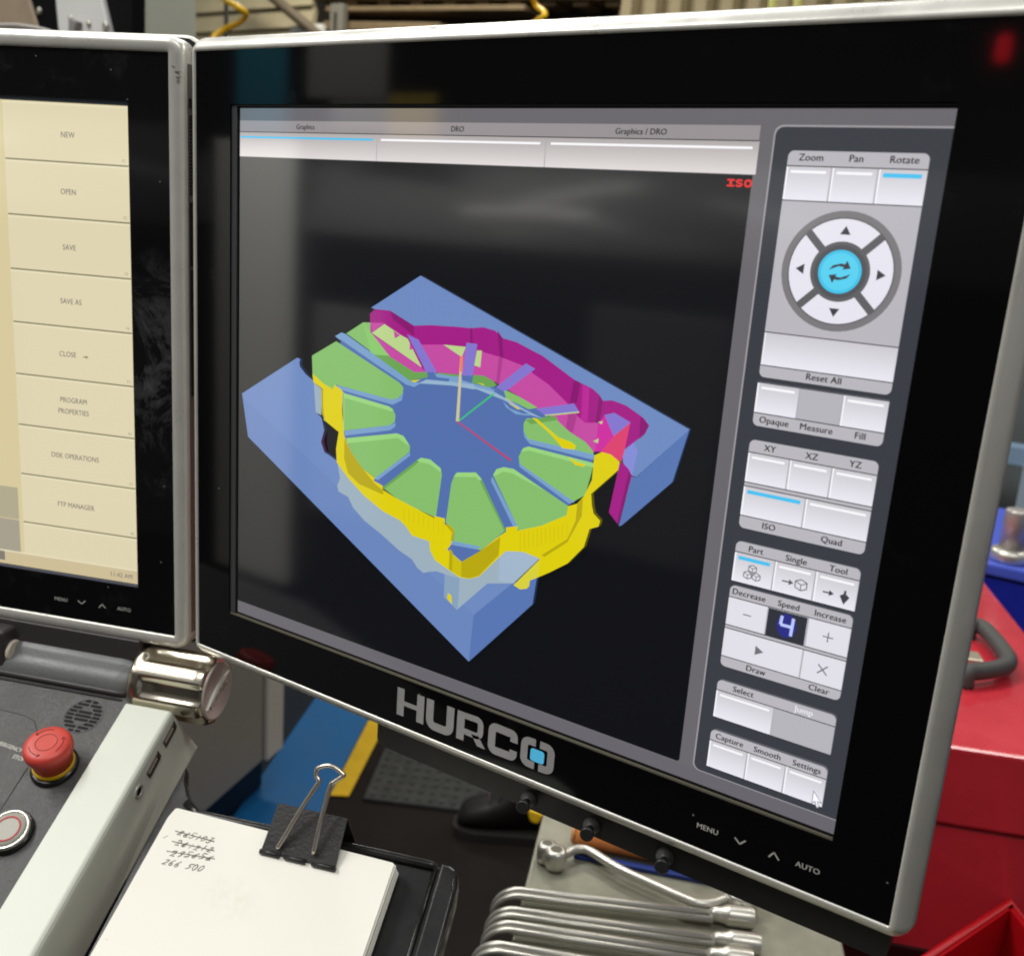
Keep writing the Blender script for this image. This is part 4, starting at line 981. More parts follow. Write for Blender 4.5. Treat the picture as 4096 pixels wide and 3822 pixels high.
pad = thing('paper_pad', 'thick pad of blank white paper with pencilled numbers in one corner, clipped at its top', 'paper pad', K(0.135, 0.15, -0.02))
pa = [onK(694, 3226, -0.009), onK(1578, 3450, -0.009), onK(1448, 3830, -0.009), onK(355, 3830, -0.009)]
P4 = [(p[0], p[1]) for p in pa]
ex = lambda A_, B_, t: (A_[0] + (B_[0] - A_[0]) * t, A_[1] + (B_[1] - A_[1]) * t)
P4[2] = ex(P4[1], P4[2], 3.2); P4[3] = ex(P4[0], P4[3], 2.2)
rnd = random.Random(3)
def top_sheet(mb):
    o = mb.build('top_sheet', M_paper, pad)
    c = on(925, 3590, K(0, 0, -0.009), kn) - WL[o.name]
    m = smudge(mat('paper_top', lin((244, 241, 230)), 0.85, spec=0.2, bump=0.06, bscale=160), 9, 0.9, 0.85, 0.86, col=lin((176, 164, 118)), amt=0.22, spot=(tuple(c), (0.024, 0.014, 0.014), 1.0, 130, 0.42, 0.68))
    o.data.materials[0] = m
for i in range(9):
    j = lambda: rnd.uniform(-0.0013, 0.0013) if i < 8 else 0
    pts = [(x + j(), y + j()) for x, y in P4]
    if i >= 6: pts = [ex(pts[0], pts[1], 0.012), *pts[1:], ex(pts[0], pts[3], 0.035)]
    z0 = -0.0222 + i * 0.00148
    mb = MB(); mb.prism(K, round_poly(pts, 0.0016, 3), z0, z0 + 0.00135 if i < 8 else z0 + 0.0013); mb.build('sheet_bundle' if i < 8 else 'top_sheet', M_paper, pad) if i < 8 else top_sheet(mb)
ztop = -0.0222 + 8 * 0.00148 + 0.0013
# pencilled part numbers, the first three struck through
DIG = {'0': [(.5, 1), (.12, .75), (.1, .3), (.4, 0), (.8, .2), (.9, .7), (.5, 1)], '1': [(.55, 1), (.45, 0)], '2': [(.1, .78), (.35, 1), (.75, .95), (.8, .65), (.1, .05), (.95, .02)],
       '3': [(.15, .95), (.8, 1), (.45, .58), (.85, .4), (.6, .02), (.1, .08)], '5': [(.95, 1), (.3, .98), (.25, .58), (.75, .55), (.8, .2), (.45, 0), (.08, .1)],
       '6': [(.75, 1), (.25, .55), (.12, .2), (.45, 0), (.85, .2), (.7, .45), (.2, .3)], '9': [(.85, .9), (.45, 1), (.2, .7), (.5, .5), (.85, .85), (.7, .3), (.45, 0)], ' ': [], '-': [(.1, .5), (.9, .5)]}
def scribble(s_, v0, v1, hgt, strike):
    a0, b0, _ = onK(*v0, ztop); a1, b1, _ = onK(*v1, ztop)
    dx, dy = (a1 - a0), (b1 - b0); L = math.hypot(dx, dy); dx, dy = dx / L, dy / L
    f = lambda x, y: (a0 + dx * x + dy * y, b0 + dy * x - dx * y)
    cw = L / len(s_); mb = MB()
    def line(P, r=0.00024):
        mb.tube([K(*f(x, y), ztop + 0.00008) for x, y in P], [r * rnd.uniform(.75, 1.45) for _ in P], n=5)
    for i, ch in enumerate(s_):
        if DIG[ch]:
            sh = rnd.uniform(.45, .75); hj = rnd.uniform(.8, 1.12); bj = rnd.uniform(-.00035, .00035); line([(cw * (i + .08 + .78 * x + sh * (y - .5) * .8) + rnd.uniform(-.00018, .00018), hgt * hj * y + bj + rnd.uniform(-.0002, .0002)) for x, y in DIG[ch]])
    if strike: line([(-L * .10, hgt * .62), (L * .3, hgt * .55), (L * .7, hgt * .5), (L * 1.03, hgt * .42)], 0.00024)
    mb.build('pencil_number', M_ink, pad)
scribble('265103', (708, 3338), (848, 3372), 0.0034, True)
scribble('261212', (697, 3379), (850, 3410), 0.0034, True)
scribble('295656', (678, 3418), (850, 3442), 0.0034, True)
scribble('266 500', (648, 3455), (812, 3486), 0.0037, False)
M_stain = mat('paper_stain', lin((222, 216, 196)), 0.85, spec=0.2)
mb = MB(); mb.tube([K(*onK(652, 3350, ztop)[:2], ztop), K(*onK(672, 3340, ztop)[:2], ztop)], 0.0002, n=5); mb.build('pencil_tick', M_ink, pad)

clip = thing('binder_clip', 'black bulldog binder clip with a wire handle raised, biting the pad of paper', 'binder clip', K(0.15, 0.09, -0.005))
q = [onK(1033, 3375, 0.0)[:2], onK(1335, 3447, 0.0)[:2]]
CF = Fr(K(q[0][0], q[0][1], ztop + 0.0006), K.x * (q[1][0] - q[0][0]) + K.y * (q[1][1] - q[0][1]), K.y, K.z)
yv = (CF.z.cross(CF.x)); CF = Fr(CF.o, CF.x, yv, CF.z)         # x along the jaw, y away from the operator
cw = 0.0468
rise = 0.35
up = lambda y: 0.0004 + y * rise
SL = 0.026
M_clip = mat('clip_black', (0.022, 0.021, 0.021), 0.42, bump=0.25, bscale=500, rvar=0.1, vscale=60)
mb = MB()
mb.loft([[CF(0, 0, up(0)), CF(cw, 0, up(0)), CF(cw, 0, up(0) + .0006), CF(0, 0, up(0) + .0006)], [CF(.0012, SL, up(SL)), CF(cw - .0012, SL, up(SL)), CF(cw - .0012, SL, up(SL) + .0006), CF(.0012, SL, up(SL) + .0006)]])
cz = up(SL)
mb.loft([[CF(.0012, SL, cz + .0006), CF(cw - .0012, SL, cz + .0006), CF(cw - .0012, SL + .0006, cz), CF(.0012, SL + .0006, cz)], [CF(.0012, SL + .001, -0.030), CF(cw - .0012, SL + .001, -0.030), CF(cw - .0012, SL + .0018, -0.030), CF(.0012, SL + .0018, -0.030)]])
mb.loft([[CF(.0012, SL, -0.0365), CF(cw - .0012, SL, -0.0365), CF(cw - .0012, SL, -0.030), CF(.0012, SL, -0.030)], [CF(0, 0.002, -0.0262), CF(cw, 0.002, -0.0262), CF(cw, 0.002, -0.0255), CF(0, 0.002, -0.0255)]])
mb.build('clip_body', M_clip, clip)
for x0, x1 in ((-0.0004, 0.0122), (0.0152, 0.0285), (0.0325, 0.0472)):
    mb = MB(); mb.tube([CF(x0, -0.0004, up(0) + .0006), CF(x1, -0.0004, up(0) + .0006)], 0.0015, n=12); mb.build('clip_curl', M_clip, clip)
def wire(pxs):
    pts = []
    base = CF(0, 0, 0)
    nrm = (CF.y * 0.35 + CF.z * 1.0)
    # the handle stands in the plane through the jaw line, tipped back over the clip
    pn = CF.x.cross((CF.y * 0.80 + CF.z * 0.62))
    for u, v in pxs: pts.append(on(u, v, CF(0, 0.0, 0.0016), pn))
    return pts
s37 = 1855 / 500
hw = [(480, 1450), (600, 1260), (830, 870), (1075, 500), (1100, 450), (1060, 380), (1060, 300), (1110, 250), (1230, 225), (1330, 250), (1450, 345), (1460, 375), (1340, 455), (1270, 520), (1190, 800), (1090, 1180), (1015, 1530)]
hp = wire([(980 + x / s37, 3000 + y / s37) for x, y in hw])
def smoothpath(P, k=4):
    out = []
    for i in range(len(P) - 1):
        p0, p1, p2, p3 = P[max(i - 1, 0)], P[i], P[i + 1], P[min(i + 2, len(P) - 1)]
        for j in range(k):
            t = j / k
            out.append(0.5 * ((2 * p1) + (p2 - p0) * t + (2 * p0 - 5 * p1 + 4 * p2 - p3) * t * t + (3 * p1 - p0 - 3 * p2 + p3) * t ** 3))
    return out + [P[-1]]
mb = MB(); mb.tube(smoothpath(hp, 4), 0.0014, n=10); mb.build('wire_handle', M_wire, clip)
f2 = [CF(0.012, 0.003, -0.0285), CF(0.019, 0.034, -0.036), CF(0.0165, 0.040, -0.037), CF(0.0235, 0.045, -0.037), CF(0.0305, 0.040, -0.037), CF(0.028, 0.034, -0.036), CF(0.035, 0.003, -0.0285)]
mb = MB(); mb.tube(smoothpath(f2, 4), 0.0011, n=10); mb.build('wire_handle', M_wire, clip)
# ================================================================== SHOP FLOOR AND THE THINGS BEHIND
M_floor = mat('dark_floor', (0.012, 0.0095, 0.008), 0.9, spec=0.12, var=0.3, vscale=3, bump=0.2, bscale=60)
mb = MB(); mb.flat = True; mb.poly([W(-14, -8, 0), W(8, -8, 0), W(8, 12, 0), W(-14, 12, 0)]); struct(mb.build('floor', M_floor))
fl = lambda u, v, z=0.0: onZ(u, v, z)
yl0, yl1, yl2, yl3 = fl(1475, 2885), fl(1320, 3187), fl(1395, 3190), fl(1556, 2925)
yd = (yl0 - yl1).normalized()
mb = MB(); mb.prism(W, [(p.x, p.y) for p in (yl1, yl2, yl3 + yd * 1.2, yl0 + yd * 1.2)], 0.0045, 0.0060); struct(mb.build('yellow_floor_line', mat('floor_yellow', lin((186, 150, 16)), 0.6, spec=0.2, var=0.12, vscale=18, bump=0.1, bscale=40)))
bl = fl(1250, 3420)
mb = MB(); mb.prism(W, [(p.x, p.y) for p in (yl1 + Vector((-.004, 0, 0)), yl0 + yd * 1.2 + Vector((-.004, 0, 0)))] + [(-2.7, 3.1), (-2.7, 0.9), (bl.x - .1, bl.y - .1), (bl.x, bl.y)], 0.0, 0.0040)
struct(mb.build('blue_floor', mat('floor_blue', lin((10, 80, 130)), 0.6, spec=0.25, var=0.15, vscale=4, rvar=0.1, bump=0.05, bscale=30)))
# ribbed rubber mat beside the line
M_mat = mat('rubber_mat', (0.036, 0.037, 0.035), 0.75, spec=0.2, var=0.3, vscale=30)
e0, e1 = fl(1405, 3200), fl(1830, 3250)
mat_t = thing('rubber_mat', 'dark grey studded rubber mat on the floor between the yellow line and the bench', 'mat', (-1.1, 1.6, 0))
off = (e1 - e0).normalized(); bk = Vector((-off.y, off.x, 0))
MF = Fr(e0 + off * 0.03, off, bk, (0, 0, 1))
mb = MB(); mb.prism(MF, [(0, 0), (0.75, 0), (0.75, 1.1), (0, 1.1)], 0.001, 0.012, bev=0.004); mb.build('mat_base', M_mat, mat_t)
mb = MB()
for i in range(24):
    for j in range(30):
        mb.prism(MF, [(0.02 + i * 0.030 + 0.008 * math.cos(k * 1.0472), 0.02 + j * 0.036 + 0.008 * math.sin(k * 1.0472)) for k in range(6)], 0.0115, 0.0145)
o = mb.build('stud_field', M_mat, mat_t); o['kind'] = 'stuff'
# grey machine base on the left
m0, m1, m2 = fl(760, 3300, 0.11), fl(1050, 3040, 0.11), fl(1116, 2985, 0.11)
md = (m2 - m0).normalized(); md = Vector((md.x, md.y, 0)).normalized(); mn = Vector((md.y, -md.x, 0))
MF2 = Fr((m0.x, m0.y, 0.11), md, (0, 0, 1), mn)               # x along the face, y up, z out of the face
Lm = (m2 - m0).length; L1 = (m1 - m0).length
M_mgrey = mat('machine_grey', lin((138, 138, 130)), 0.42, var=0.05, vscale=5, bump=0.08, bscale=200)
mach = thing('grey_machine', 'grey sheet-metal machine base standing on the blue floor, seen below the knob', 'machine', (m0.x, m0.y, 0))
mb = MB(); mb.box(MF2, -0.6, Lm - 0.002, 0, 1.0, -0.7, 0, 0.006); mb.build('side_panel', M_mgrey, mach)
mb = MB(); mb.box(MF2, L1, Lm, 0.001, 0.999, 0.0005, 0.012, 0.003); mb.build('corner_strip', mat('machine_light', lin((194, 194, 184)), 0.4), mach)
mb = MB(); mb.box(MF2, -0.6, Lm - 0.03, -0.103, -0.001, -0.66, -0.03, .004); mb.build('plinth', mat('plinth_shade_navy', (0.002, 0.006, 0.014), .5), mach)  # navy-black puts the shade at the machine's foot into the colour

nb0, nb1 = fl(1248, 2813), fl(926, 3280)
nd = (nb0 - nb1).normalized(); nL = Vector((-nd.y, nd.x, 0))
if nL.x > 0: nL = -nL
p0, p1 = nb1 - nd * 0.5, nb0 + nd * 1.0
mb = MB(); mb.prism(W, [(p.x, p.y) for p in (p0, p1, p1 + nL * .6, p0 + nL * .6)], 0.0041, 0.0058)  # dark strip laid over the blue floor as the machine's painted shadow
struct(mb.build('machine_shadow_strip', mat('floor_shadow_navy', (0.0015, 0.006, 0.014), .7, spec=.2, var=.15, vscale=6)))

# bench with wrenches
ZT = Z0 - 0.45
tl0, tl1 = onZ(2170, 3257, ZT), onZ(2102, 3523, ZT)
td = (tl1 - tl0).normalized(); tn = Vector((-td.y, td.x, 0))   # td towards the viewer, tn to the right
if tn.x < 0: tn = -tn
tr = onZ(3385, 3826, ZT); wd_ = (tr - tl0).dot(tn)
BF = Fr((tl0.x, tl0.y, ZT), tn, -td, (0, 0, 1))                # x right, y away, z up
bench = thing('work_bench', 'stained steel-topped bench under the screen, wrenches laid over its left edge', 'bench', (BF(wd_ / 2, -0.2)))
mb = MB(); mb.box(BF, 0, wd_, -0.75, 0.32, -0.035, 0, 0.003); mb.build('bench_top', M_table, bench)
for x in (0.03, wd_ - 0.06):
    for y in (-0.72, 0.26):
        mb = MB(); mb.box(BF, x, x + 0.035, y, y + 0.035, -ZT, -0.0355); mb.build('leg', M_blackp, bench)
def wr(label, p_el, p_end, r, sock_r, sock_l, droop, neck=True):
    """Crank-shaped socket wrench: shank along the bench, short arm hanging over the edge."""
    zc = ZT + sock_r
    A_ = onZ(*p_el, zc); B_ = onZ(*p_end, zc)
    d = (B_ - A_).normalized()
    t = thing('socket_wrench', label, 'wrench', (A_ + B_) / 2 - Vector((0, 0, sock_r)), 'cranked socket wrenches on the bench')
    R = 0.022
    path = [A_ + d * 0.0 - d * R + Vector((0, 0, -R - droop))]
    for k in range(9):
        a = math.pi / 2 * k / 8
        path.append(A_ - d * R * math.cos(a) + Vector((0, 0, -R + R * math.sin(a))) + d * 0)
    S_ = B_ - d * (sock_l + 0.012)
    path += [A_ + d * 0.01, S_]
    mb = MB(); mb.tube(path, r * .50, n=14); mb.build('shank', M_steel, t)
    # rolled seam along the shank
    side = d.cross(Vector((0, 0, 1)))
    mb = MB(); mb.tube([p + side * (0.98 * r) - Vector((0, 0, .22 * r)) for p in path[1:]], r * 0.46, n=12); mb.build('shank_rib', M_steel, t)
    f = Fr(S_, side, d.cross(side) * -1, d); f = Fr(S_, side, d.cross(side), d)
    mb = MB(); mb.lathe(f, [(r * .50, -0.003), (r * .95, 0.002), (r * .98, 0.006), (sock_r * .82, 0.010), (sock_r * .98, 0.0125), (sock_r, 0.014), (sock_r, 0.014 + sock_l - .003), (sock_r * .94, 0.014 + sock_l)], n=28, cap1=False)
    s_ = mb.build('socket', M_steel, t)
    mb = MB(); mb.lathe(f, [(sock_r * .94, 0.014 + sock_l), (sock_r * .66, 0.013 + sock_l), (sock_r * .62, 0.006 + sock_l)], n=6, smooth=False, cap0=False); mb.build('hex_mouth', mat('mouth_dark', lin((70, 68, 62)), 0.4, metal=0.7), s_)
    return t
wr('farthest of the cranked socket wrenches, lying beside the curved ring spanner', (2085, 3560), (3004, 3670), 0.0062, 0.0084, 0.020, 0.055)
wr('second cranked socket wrench, nearly touching the third one', (2062, 3638), (3030, 3776), 0.0058, 0.0082, 0.022, 0.060)
wr('third cranked socket wrench with a rusty stripe, close behind the second', (2050, 3694), (3000, 3840), 0.0060, 0.0084, 0.019, 0.055)
wr('nearest of the cranked socket wrenches, mostly cut by the bottom of the picture', (2012, 3778), (3050, 3965), 0.0064, 0.0084, 0.020, 0.060)
# S-shaped ring spanner
sp = thing('ring_spanner', 'curved double-ended ring spanner lying aslant behind the socket wrenches', 'spanner', onZ(2600, 3500, ZT))
C7 = lambda x, y: (1700 + x / 1.988, 3000 + y / 1.988)
C8 = lambda x, y: (2300 + x / 1.529, 3300 + y / 1.529)
zc = ZT + 0.010
pp = [onZ(*C7(x, y), zc) for x, y in ((1060, 855), (1120, 822), (1185, 790), (1260, 784), (1340, 815), (1430, 872), (1530, 932), (1640, 988), (1760, 1042), (1880, 1096), (1990, 1146), (2085, 1186))] + [onZ(*C8(x, y), zc) for x, y in ((740, 474), (800, 480), (860, 470), (915, 450), (960, 436))]
mb = MB(); mb.tube(smoothpath(pp, 6), 0.0040, n=14); mb.build('handle', M_steel, sp)
def knobend(pc, r):
    f = Fr(pc, (1, 0, 0), (0, 1, 0), (0, 0, 1))
    mb = MB(); mb.lathe(f, [(r * .55, -0.010), (r * .95, -0.0085), (r, -0.004), (r, 0.004), (r * .92, 0.0075), (r * .6, 0.0085)], n=26); e_ = mb.build('ring_end', M_steel, sp)
    mb = MB(); mb.lathe(f, [(r * .55, 0.0084), (r * .5, 0.0088)], n=12, smooth=False); mb.build('ring_hole', mat('hole_steel', lin((110, 108, 96)), 0.35, metal=0.6), e_)
knobend(onZ(*C7(1040, 850), zc + .001), 0.0098); knobend(onZ(*C7(968, 800), zc + .001), 0.0088); knobend(onZ(*C8(1000, 458), zc), 0.010); knobend(onZ(*C8(1050, 470), zc), 0.0095)
# orange handle and blue-edged tray behind
h0, h1 = onZ(*C7(1205, 662), ZT + .011), onZ(*C7(1700, 765), ZT + .011)
hd = (h1 - h0).normalized()
ham = thing('orange_handle', 'orange wooden tool handle lying on the bench behind the ring spanner', 'tool handle', h0)
mb = MB(); mb.tube([h0, h0 + hd * .006, h0 + hd * .012, h0 + hd * .05, h0 + hd * .10, h0 + hd * .22], [0.0095, 0.0108, 0.0112, 0.0108, 0.0100, 0.0104], n=20); mb.build('grip', mat('orange_wood', lin((204, 124, 62)), 0.45, var=0.15, vscale=30, stretch=(1, 6, 1)), ham)
mb = MB(); mb.tube([h0 - hd * .0005, h0 - hd * .004], [0.0095, 0.0080], n=20); mb.build('end_cap', mat('orange_pale', lin((214, 150, 96)), 0.5), ham)
b0, b1 = onZ(*C7(1180, 865), ZT), onZ(*C8(830, 370), ZT)
bd = (b1 - b0); bL = bd.length; bd.normalize(); bp = Vector((-bd.y, bd.x, 0))
TFt = Fr(b0, bd, bp, (0, 0, 1))
bt = thing('blue_edged_mat', 'black mat with a blue front edge, on the bench under the orange handle', 'mat', b0)
mb = MB(); mb.box(TFt, 0, bL + .05, 0.007, 0.16, 0.0005, 0.004); mb.build('mat_sheet', mat('mat_black', (0.02, 0.02, 0.019), 0.6), bt)
mb = MB(); mb.box(TFt, 0, bL + .05, 0.0, 0.0065, 0.0005, 0.0046, 0.001); mb.build('blue_edge', mat('edge_blue', lin((18, 46, 120)), 0.5), bt)

# red tool cabinet, handle, blue case
ZR = Z0 - 0.36
c0, c1 = onZ(3808, 2984, ZR), onZ(4096, 3028, ZR)
d1 = (c1 - c0).normalized(); d2 = Vector((-d1.y, d1.x, 0))
cab = thing('tool_cabinet', 'red enamelled tool cabinet with a grey grab handle on its lid, right of the screen', 'tool cabinet', (c0.x, c0.y, 0))
RF = Fr((c0.x, c0.y, 0), d1, d2, (0, 0, 1))
rr = onZ(4096, 2520, ZR); xr = (rr - RF.o).dot(d1)
hL = 0.052
mb = MB(); mb.box(RF, -0.30, xr, 0, 0.75, ZR - 0.085, ZR, 0.004); mb.build('lid', M_cabinet, cab)
mb = MB(); mb.box(RF, -0.298, xr - .002, 0.004, 0.745, 0.06, ZR - 0.0862, 0.004); mb.build('cabinet_body', M_cabinet, cab)
zd0, zd1 = ZR - 0.30, ZR - 0.55
q0 = on(3560, 3775, RF.o, d2)
for k, (za, zb) in enumerate(((q0.z - 0.026, 0.36), (0.345, 0.10))):
    mb = MB(); mb.box(RF, -0.28, xr - 0.02, -0.012, 0.0035, zb, za, 0.003); mb.build('drawer', M_cabinet, cab)
mb = MB(); mb.box(RF, -0.285, xr - 0.015, -0.001, 0.0038, q0.z - 0.026, q0.z); mb.build('drawer_gap', mat('gap_red', (0.02, 0.003, 0.004), 0.5), cab)
hz = ZR + 0.016
hh = [onZ(u, v, hz) for u, v in [(3880, 2500), (3912, 2502), (3940, 2516), (3978, 2556), (4012, 2600), (4032, 2630), (4030, 2655), (4000, 2670), (3954, 2680), (3900, 2686), (3868, 2690)]]
hh = [hh[0] - Vector((0, 0, .016))] + hh + [hh[-1] - Vector((0, 0, .016))]
mb = MB(); mb.tube(smoothpath(hh, 3), 0.0098, n=14); gh = mb.build('grab_handle', mat('foam_grey', (0.055, 0.056, 0.054), 0.6, bump=0.2, bscale=300), cab)
pz = onZ(3885, 2650, ZR); mb = MB(); mb.box(Fr(pz, d1, d2, (0, 0, 1)), -0.012, 0.010, -0.014, 0.014, 0, 0.010, 0.002); mb.build('handle_bracket', mat('bracket_zinc', lin((190, 180, 160)), 0.35, metal=0.7), cab)
# blue case behind the cabinet
YB = 1.22
gz = onY(4010, 2262, YB)
bc = thing('blue_case', 'dark blue plastic case standing behind the red cabinet, metal tool holder on it', 'case', W(0.3, YB, 0.5))
zt = gz.z
M_blue = mat('case_blue', lin((22, 40, 150)), 0.32, var=0.05)
mb = MB(); mb.box(W, 0.02, 0.80, YB + .006, YB + .40, 0.50, zt - 0.022, 0.004); mb.build('case_body', M_blue, bc)
mb = MB(); mb.box(W, 0.015, 0.805, YB, YB + .406, zt - 0.021, zt, 0.005); mb.build('case_rim', mat('case_rim_blue', lin((74, 92, 196)), 0.28), bc)
mb = MB(); mb.box(W, 0.0, 0.85, YB - .05, YB + .45, 0.0, 0.498); mb.build('stand', M_blackp, bc)
def holder(lbl, u, v, r, h):
    p = onZ(u, v, zt)
    t = thing('tool_holder', lbl, 'tool holder', p)
    f = Fr(p, (1, 0, 0), (0, 1, 0), (0, 0, 1))
    mb = MB(); mb.lathe(f, [(r * 1.5, 0.0005), (r * 1.6, 0.003), (r * 1.6, 0.014), (r * 1.45, 0.018), (r * 1.02, 0.020)], n=32); mb.build('flange', M_steel, t)
    mb = MB(); mb.lathe(f, [(r, 0.0192), (r, h - .004), (r * .96, h - .001), (r * .8, h)], n=32); mb.build('barrel', mat('holder_steel', lin((176, 172, 168)), 0.36, metal=0.5, rvar=.08), t)
holder('steel tool holder standing on the blue case, beside the screen edge', 4036, 2240, 0.0185, 0.082)
# shelf upright behind
sh = thing('shelving', 'grey steel shelving with a pale blue beam, far behind the right edge of the screen', 'shelving', W(0.35, 2.3, 0))
mb = MB(); f = on(4096, 1820, (0, 2.3, 0), (0, 1, 0)); mb.box(W, -0.25, 1.2, 2.26, 2.32, f.z - 0.022, f.z + 0.024, 0.002); mb.build('beam', mat('beam_blue', lin((126, 152, 176)), 0.5), sh)
mb = MB(); mb.box(W, -0.25, 1.2, 2.5, 2.52, 0.3, 2.0); mb.build('back_panel', mat('shelf_back', lin((92, 98, 98)), 0.6, var=.15, vscale=5), sh)
f = on(4088, 1980, (0, 2.3, 0), (0, 1, 0)); mb = MB(); mb.box(W, f.x - .006, f.x + 0.06, 2.25, 2.31, 0.0, f.z + .085, 0.002); mb.build('upright', mat('beam_pale', lin((150, 166, 176)), 0.5), sh)
# red plastic bin at the lower right corner
zb_ = ZR - 0.16
pk = onZ(4040, 3606, zb_); pl_ = onZ(3700, 3835, zb_); pr_ = onZ(4130, 3720, zb_)
bn = thing('red_bin', 'bright red plastic bin, one open corner showing at the lower right', 'bin', pk)
a_ = (pl_ - pk).normalized(); b_ = (pr_ - pk).normalized()
mb = MB()
def wall(p0, p1, h, t_, inn):
    o_ = inn * t_
    mb.loft([[p0, p1, p1 + o_, p0 + o_], [p0 - Vector((0, 0, h)), p1 - Vector((0, 0, h)), p1 + o_ - Vector((0, 0, h)), p0 + o_ - Vector((0, 0, h))]])
inn1 = (b_ - a_ * a_.dot(b_)).normalized(); inn2 = (a_ - b_ * a_.dot(b_)).normalized()
wall(pk, pk + a_ * 0.5, 0.16, 0.006, inn1); wall(pk + inn1 * 0, pk + b_ * 0.3, 0.1602, 0.0062, inn2)
mb.build('bin_wall', M_bin, bn)
mb = MB(); mb.poly([pk - Vector((0, 0, .158)), pk + a_ * .5 - Vector((0, 0, .158)), pk + a_ * .5 + b_ * .3 - Vector((0, 0, .158)), pk + b_ * .3 - Vector((0, 0, .158))]); mb.build('bin_floor', M_bin, bn)
mb = MB(); mb.tube([pk + a_ * .5, pk, pk + b_ * .3], 0.0045, n=10); mb.build('bin_rim', M_bin, bn)
# black work boot on the floor
bo = fl(1985, 3330); bo1 = fl(2180, 3350)
boot = thing('work_boot', 'scuffed black boot on the floor below the screen, half hidden by the black rail', 'boot', bo)
dx = (bo1 - bo); dx.z = 0; dx.normalize(); dy = Vector((-dx.y, dx.x, 0))
OF = Fr(bo, dx, dy, (0, 0, 1))
M_boot = mat('boot_leather', (0.009, 0.0085, 0.008), 0.5, spec=0.3, bump=0.3, bscale=60, rvar=0.12, vscale=14)
mb = MB(); mb.smooth = True; rings = []
for x, wd2, z0_, h in [(-0.10, .012, .03, .03), (-0.092, .034, .025, .065), (-0.07, .044, .022, .085), (-0.03, .047, .022, .10), (0.02, .043, .022, .125), (0.06, .041, .022, .19), (0.10, .040, .022, .25), (0.14, .036, .022, .26), (0.155, .015, .03, .25)]:
    rings.append([OF(x, wd2 * math.cos(k * math.pi / 8), z0_ + (h - z0_) * (0.5 + 0.5 * math.sin(k * math.pi / 8))) for k in range(16)])
mb.loft(rings); mb.build('upper', M_boot, boot)
mb = MB(); mb.prism(OF, round_poly([(-0.108, -.03), (-0.06, -.05), (0.03, -.045), (0.16, -.042), (0.165, .042), (0.03, .045), (-0.06, .05), (-0.108, .03)], .02), 0.001, 0.026, bev=.004); mb.build('sole', mat('boot_sole', (0.012, .011, .010), .8), boot)
for k in range(5):
    x = -0.02 + k * 0.022; z_ = 0.105 + k * 0.03 if k > 1 else 0.103 + k * 0.012
    mb = MB(); mb.tube([OF(x, -.030, z_ - .006), OF(x - .004, 0, z_ + .012), OF(x, .030, z_ - .006)], 0.003, n=6); mb.build('lace', mat('lace_brown', (0.05, .042, .036), .8), boot)
yt = [onY(u, v, bo.y - .13) for u, v in ((2108, 3236), (2172, 3258), (2152, 3298), (2118, 3284))]
mb = MB(); mb.prism(Fr((0, bo.y - .13, 0), (1, 0, 0), (0, 0, 1), (0, -1, 0)), round_poly([(p.x, p.z) for p in yt], .012), -.01, 0, bev=.003); mb.build('yellow_tab', mat('tab_yellow', lin((220, 180, 30)), .5), boot)
ys = fl(2130, 3240)
mb = MB(); mb.prism(W, [(ys.x - .05, ys.y - .07), (ys.x + .05, ys.y - .05), (ys.x + .02, ys.y + .12), (ys.x - .07, ys.y + .10)], 0.0, 0.004); struct(mb.build('yellow_floor_mark', MATS['floor_yellow']))

# ---------------------------------------------------------------- above the screens
# tapering machine cover close behind the left screen
cv = thing('machine_cover', 'white and black slanting machine head cover, above the left-hand screen', 'machine cover', onY(300, 60, 0.9))
def plate(name, pts, y, th, m, parent):
    P = [onY(u, v, y) for u, v in pts]
    mb = MB(); mb.prism(Fr((0, y, 0), (1, 0, 0), (0, 0, 1), (0, -1, 0)), [(p.x, p.z) for p in P], -th, 0, bev=min(0.003, th * .3)); return mb.build(name, m, parent)
plate('white_plate', [(196, -260), (345, -260), (468, 260), (246, 260)], 0.90, 0.02, mat('cover_white', lin((206, 206, 202)), 0.4, var=.04), cv)
plate('black_band', [(40, -260), (194, -260), (244, 260), (196, 260), (140, 60)], 0.90, 0.03, mat('cover_black', (0.003, 0.003, 0.0035), 0.7, spec=0.1), cv)
plate('black_band', [(347, -260), (528, -260), (528, 260), (470, 260)], 0.91, 0.03, MATS['cover_black'], cv)
plate('tan_panel', [(-300, -260), (36, -260), (190, 260), (-300, 260)], 0.93, 0.02, mat('cover_tan', lin((150, 132, 112)), 0.55, var=.12, vscale=6), cv)
for u, v, s_ in ((160, 45, .007), (285, 75, .006), (356, 97, .006), (424, 107, .009)):
    p = onY(u, v, 0.90 - .0005); f = Fr(p, (1, 0, 0), (0, 0, 1), (0, -1, 0))
    mb = MB(); mb.lathe(f, [(s_, 0), (s_, .003), (s_ * .7, .0045)], n=16); mb.build('screw', mat('screw_zinc', lin((190, 186, 172)), .35, metal=.6), cv)
P = [onY(u, v, 0.90) for u, v in [(296, 72), (330, 92), (316, 150), (296, 150)]]
mb = MB(); mb.prism(Fr((0, 0.8985, 0), (1, 0, 0), (0, 0, 1), (0, -1, 0)), [(p.x, p.z) for p in P], -.004, .012, bev=.003); mb.build('latch', mat('latch_grey', lin((128, 126, 124)), .5), cv)
hs = thing('air_hose', 'clear plastic hose arching over the left-hand screen, over a grey hood', 'hose', onY(60, 130, 0.55))
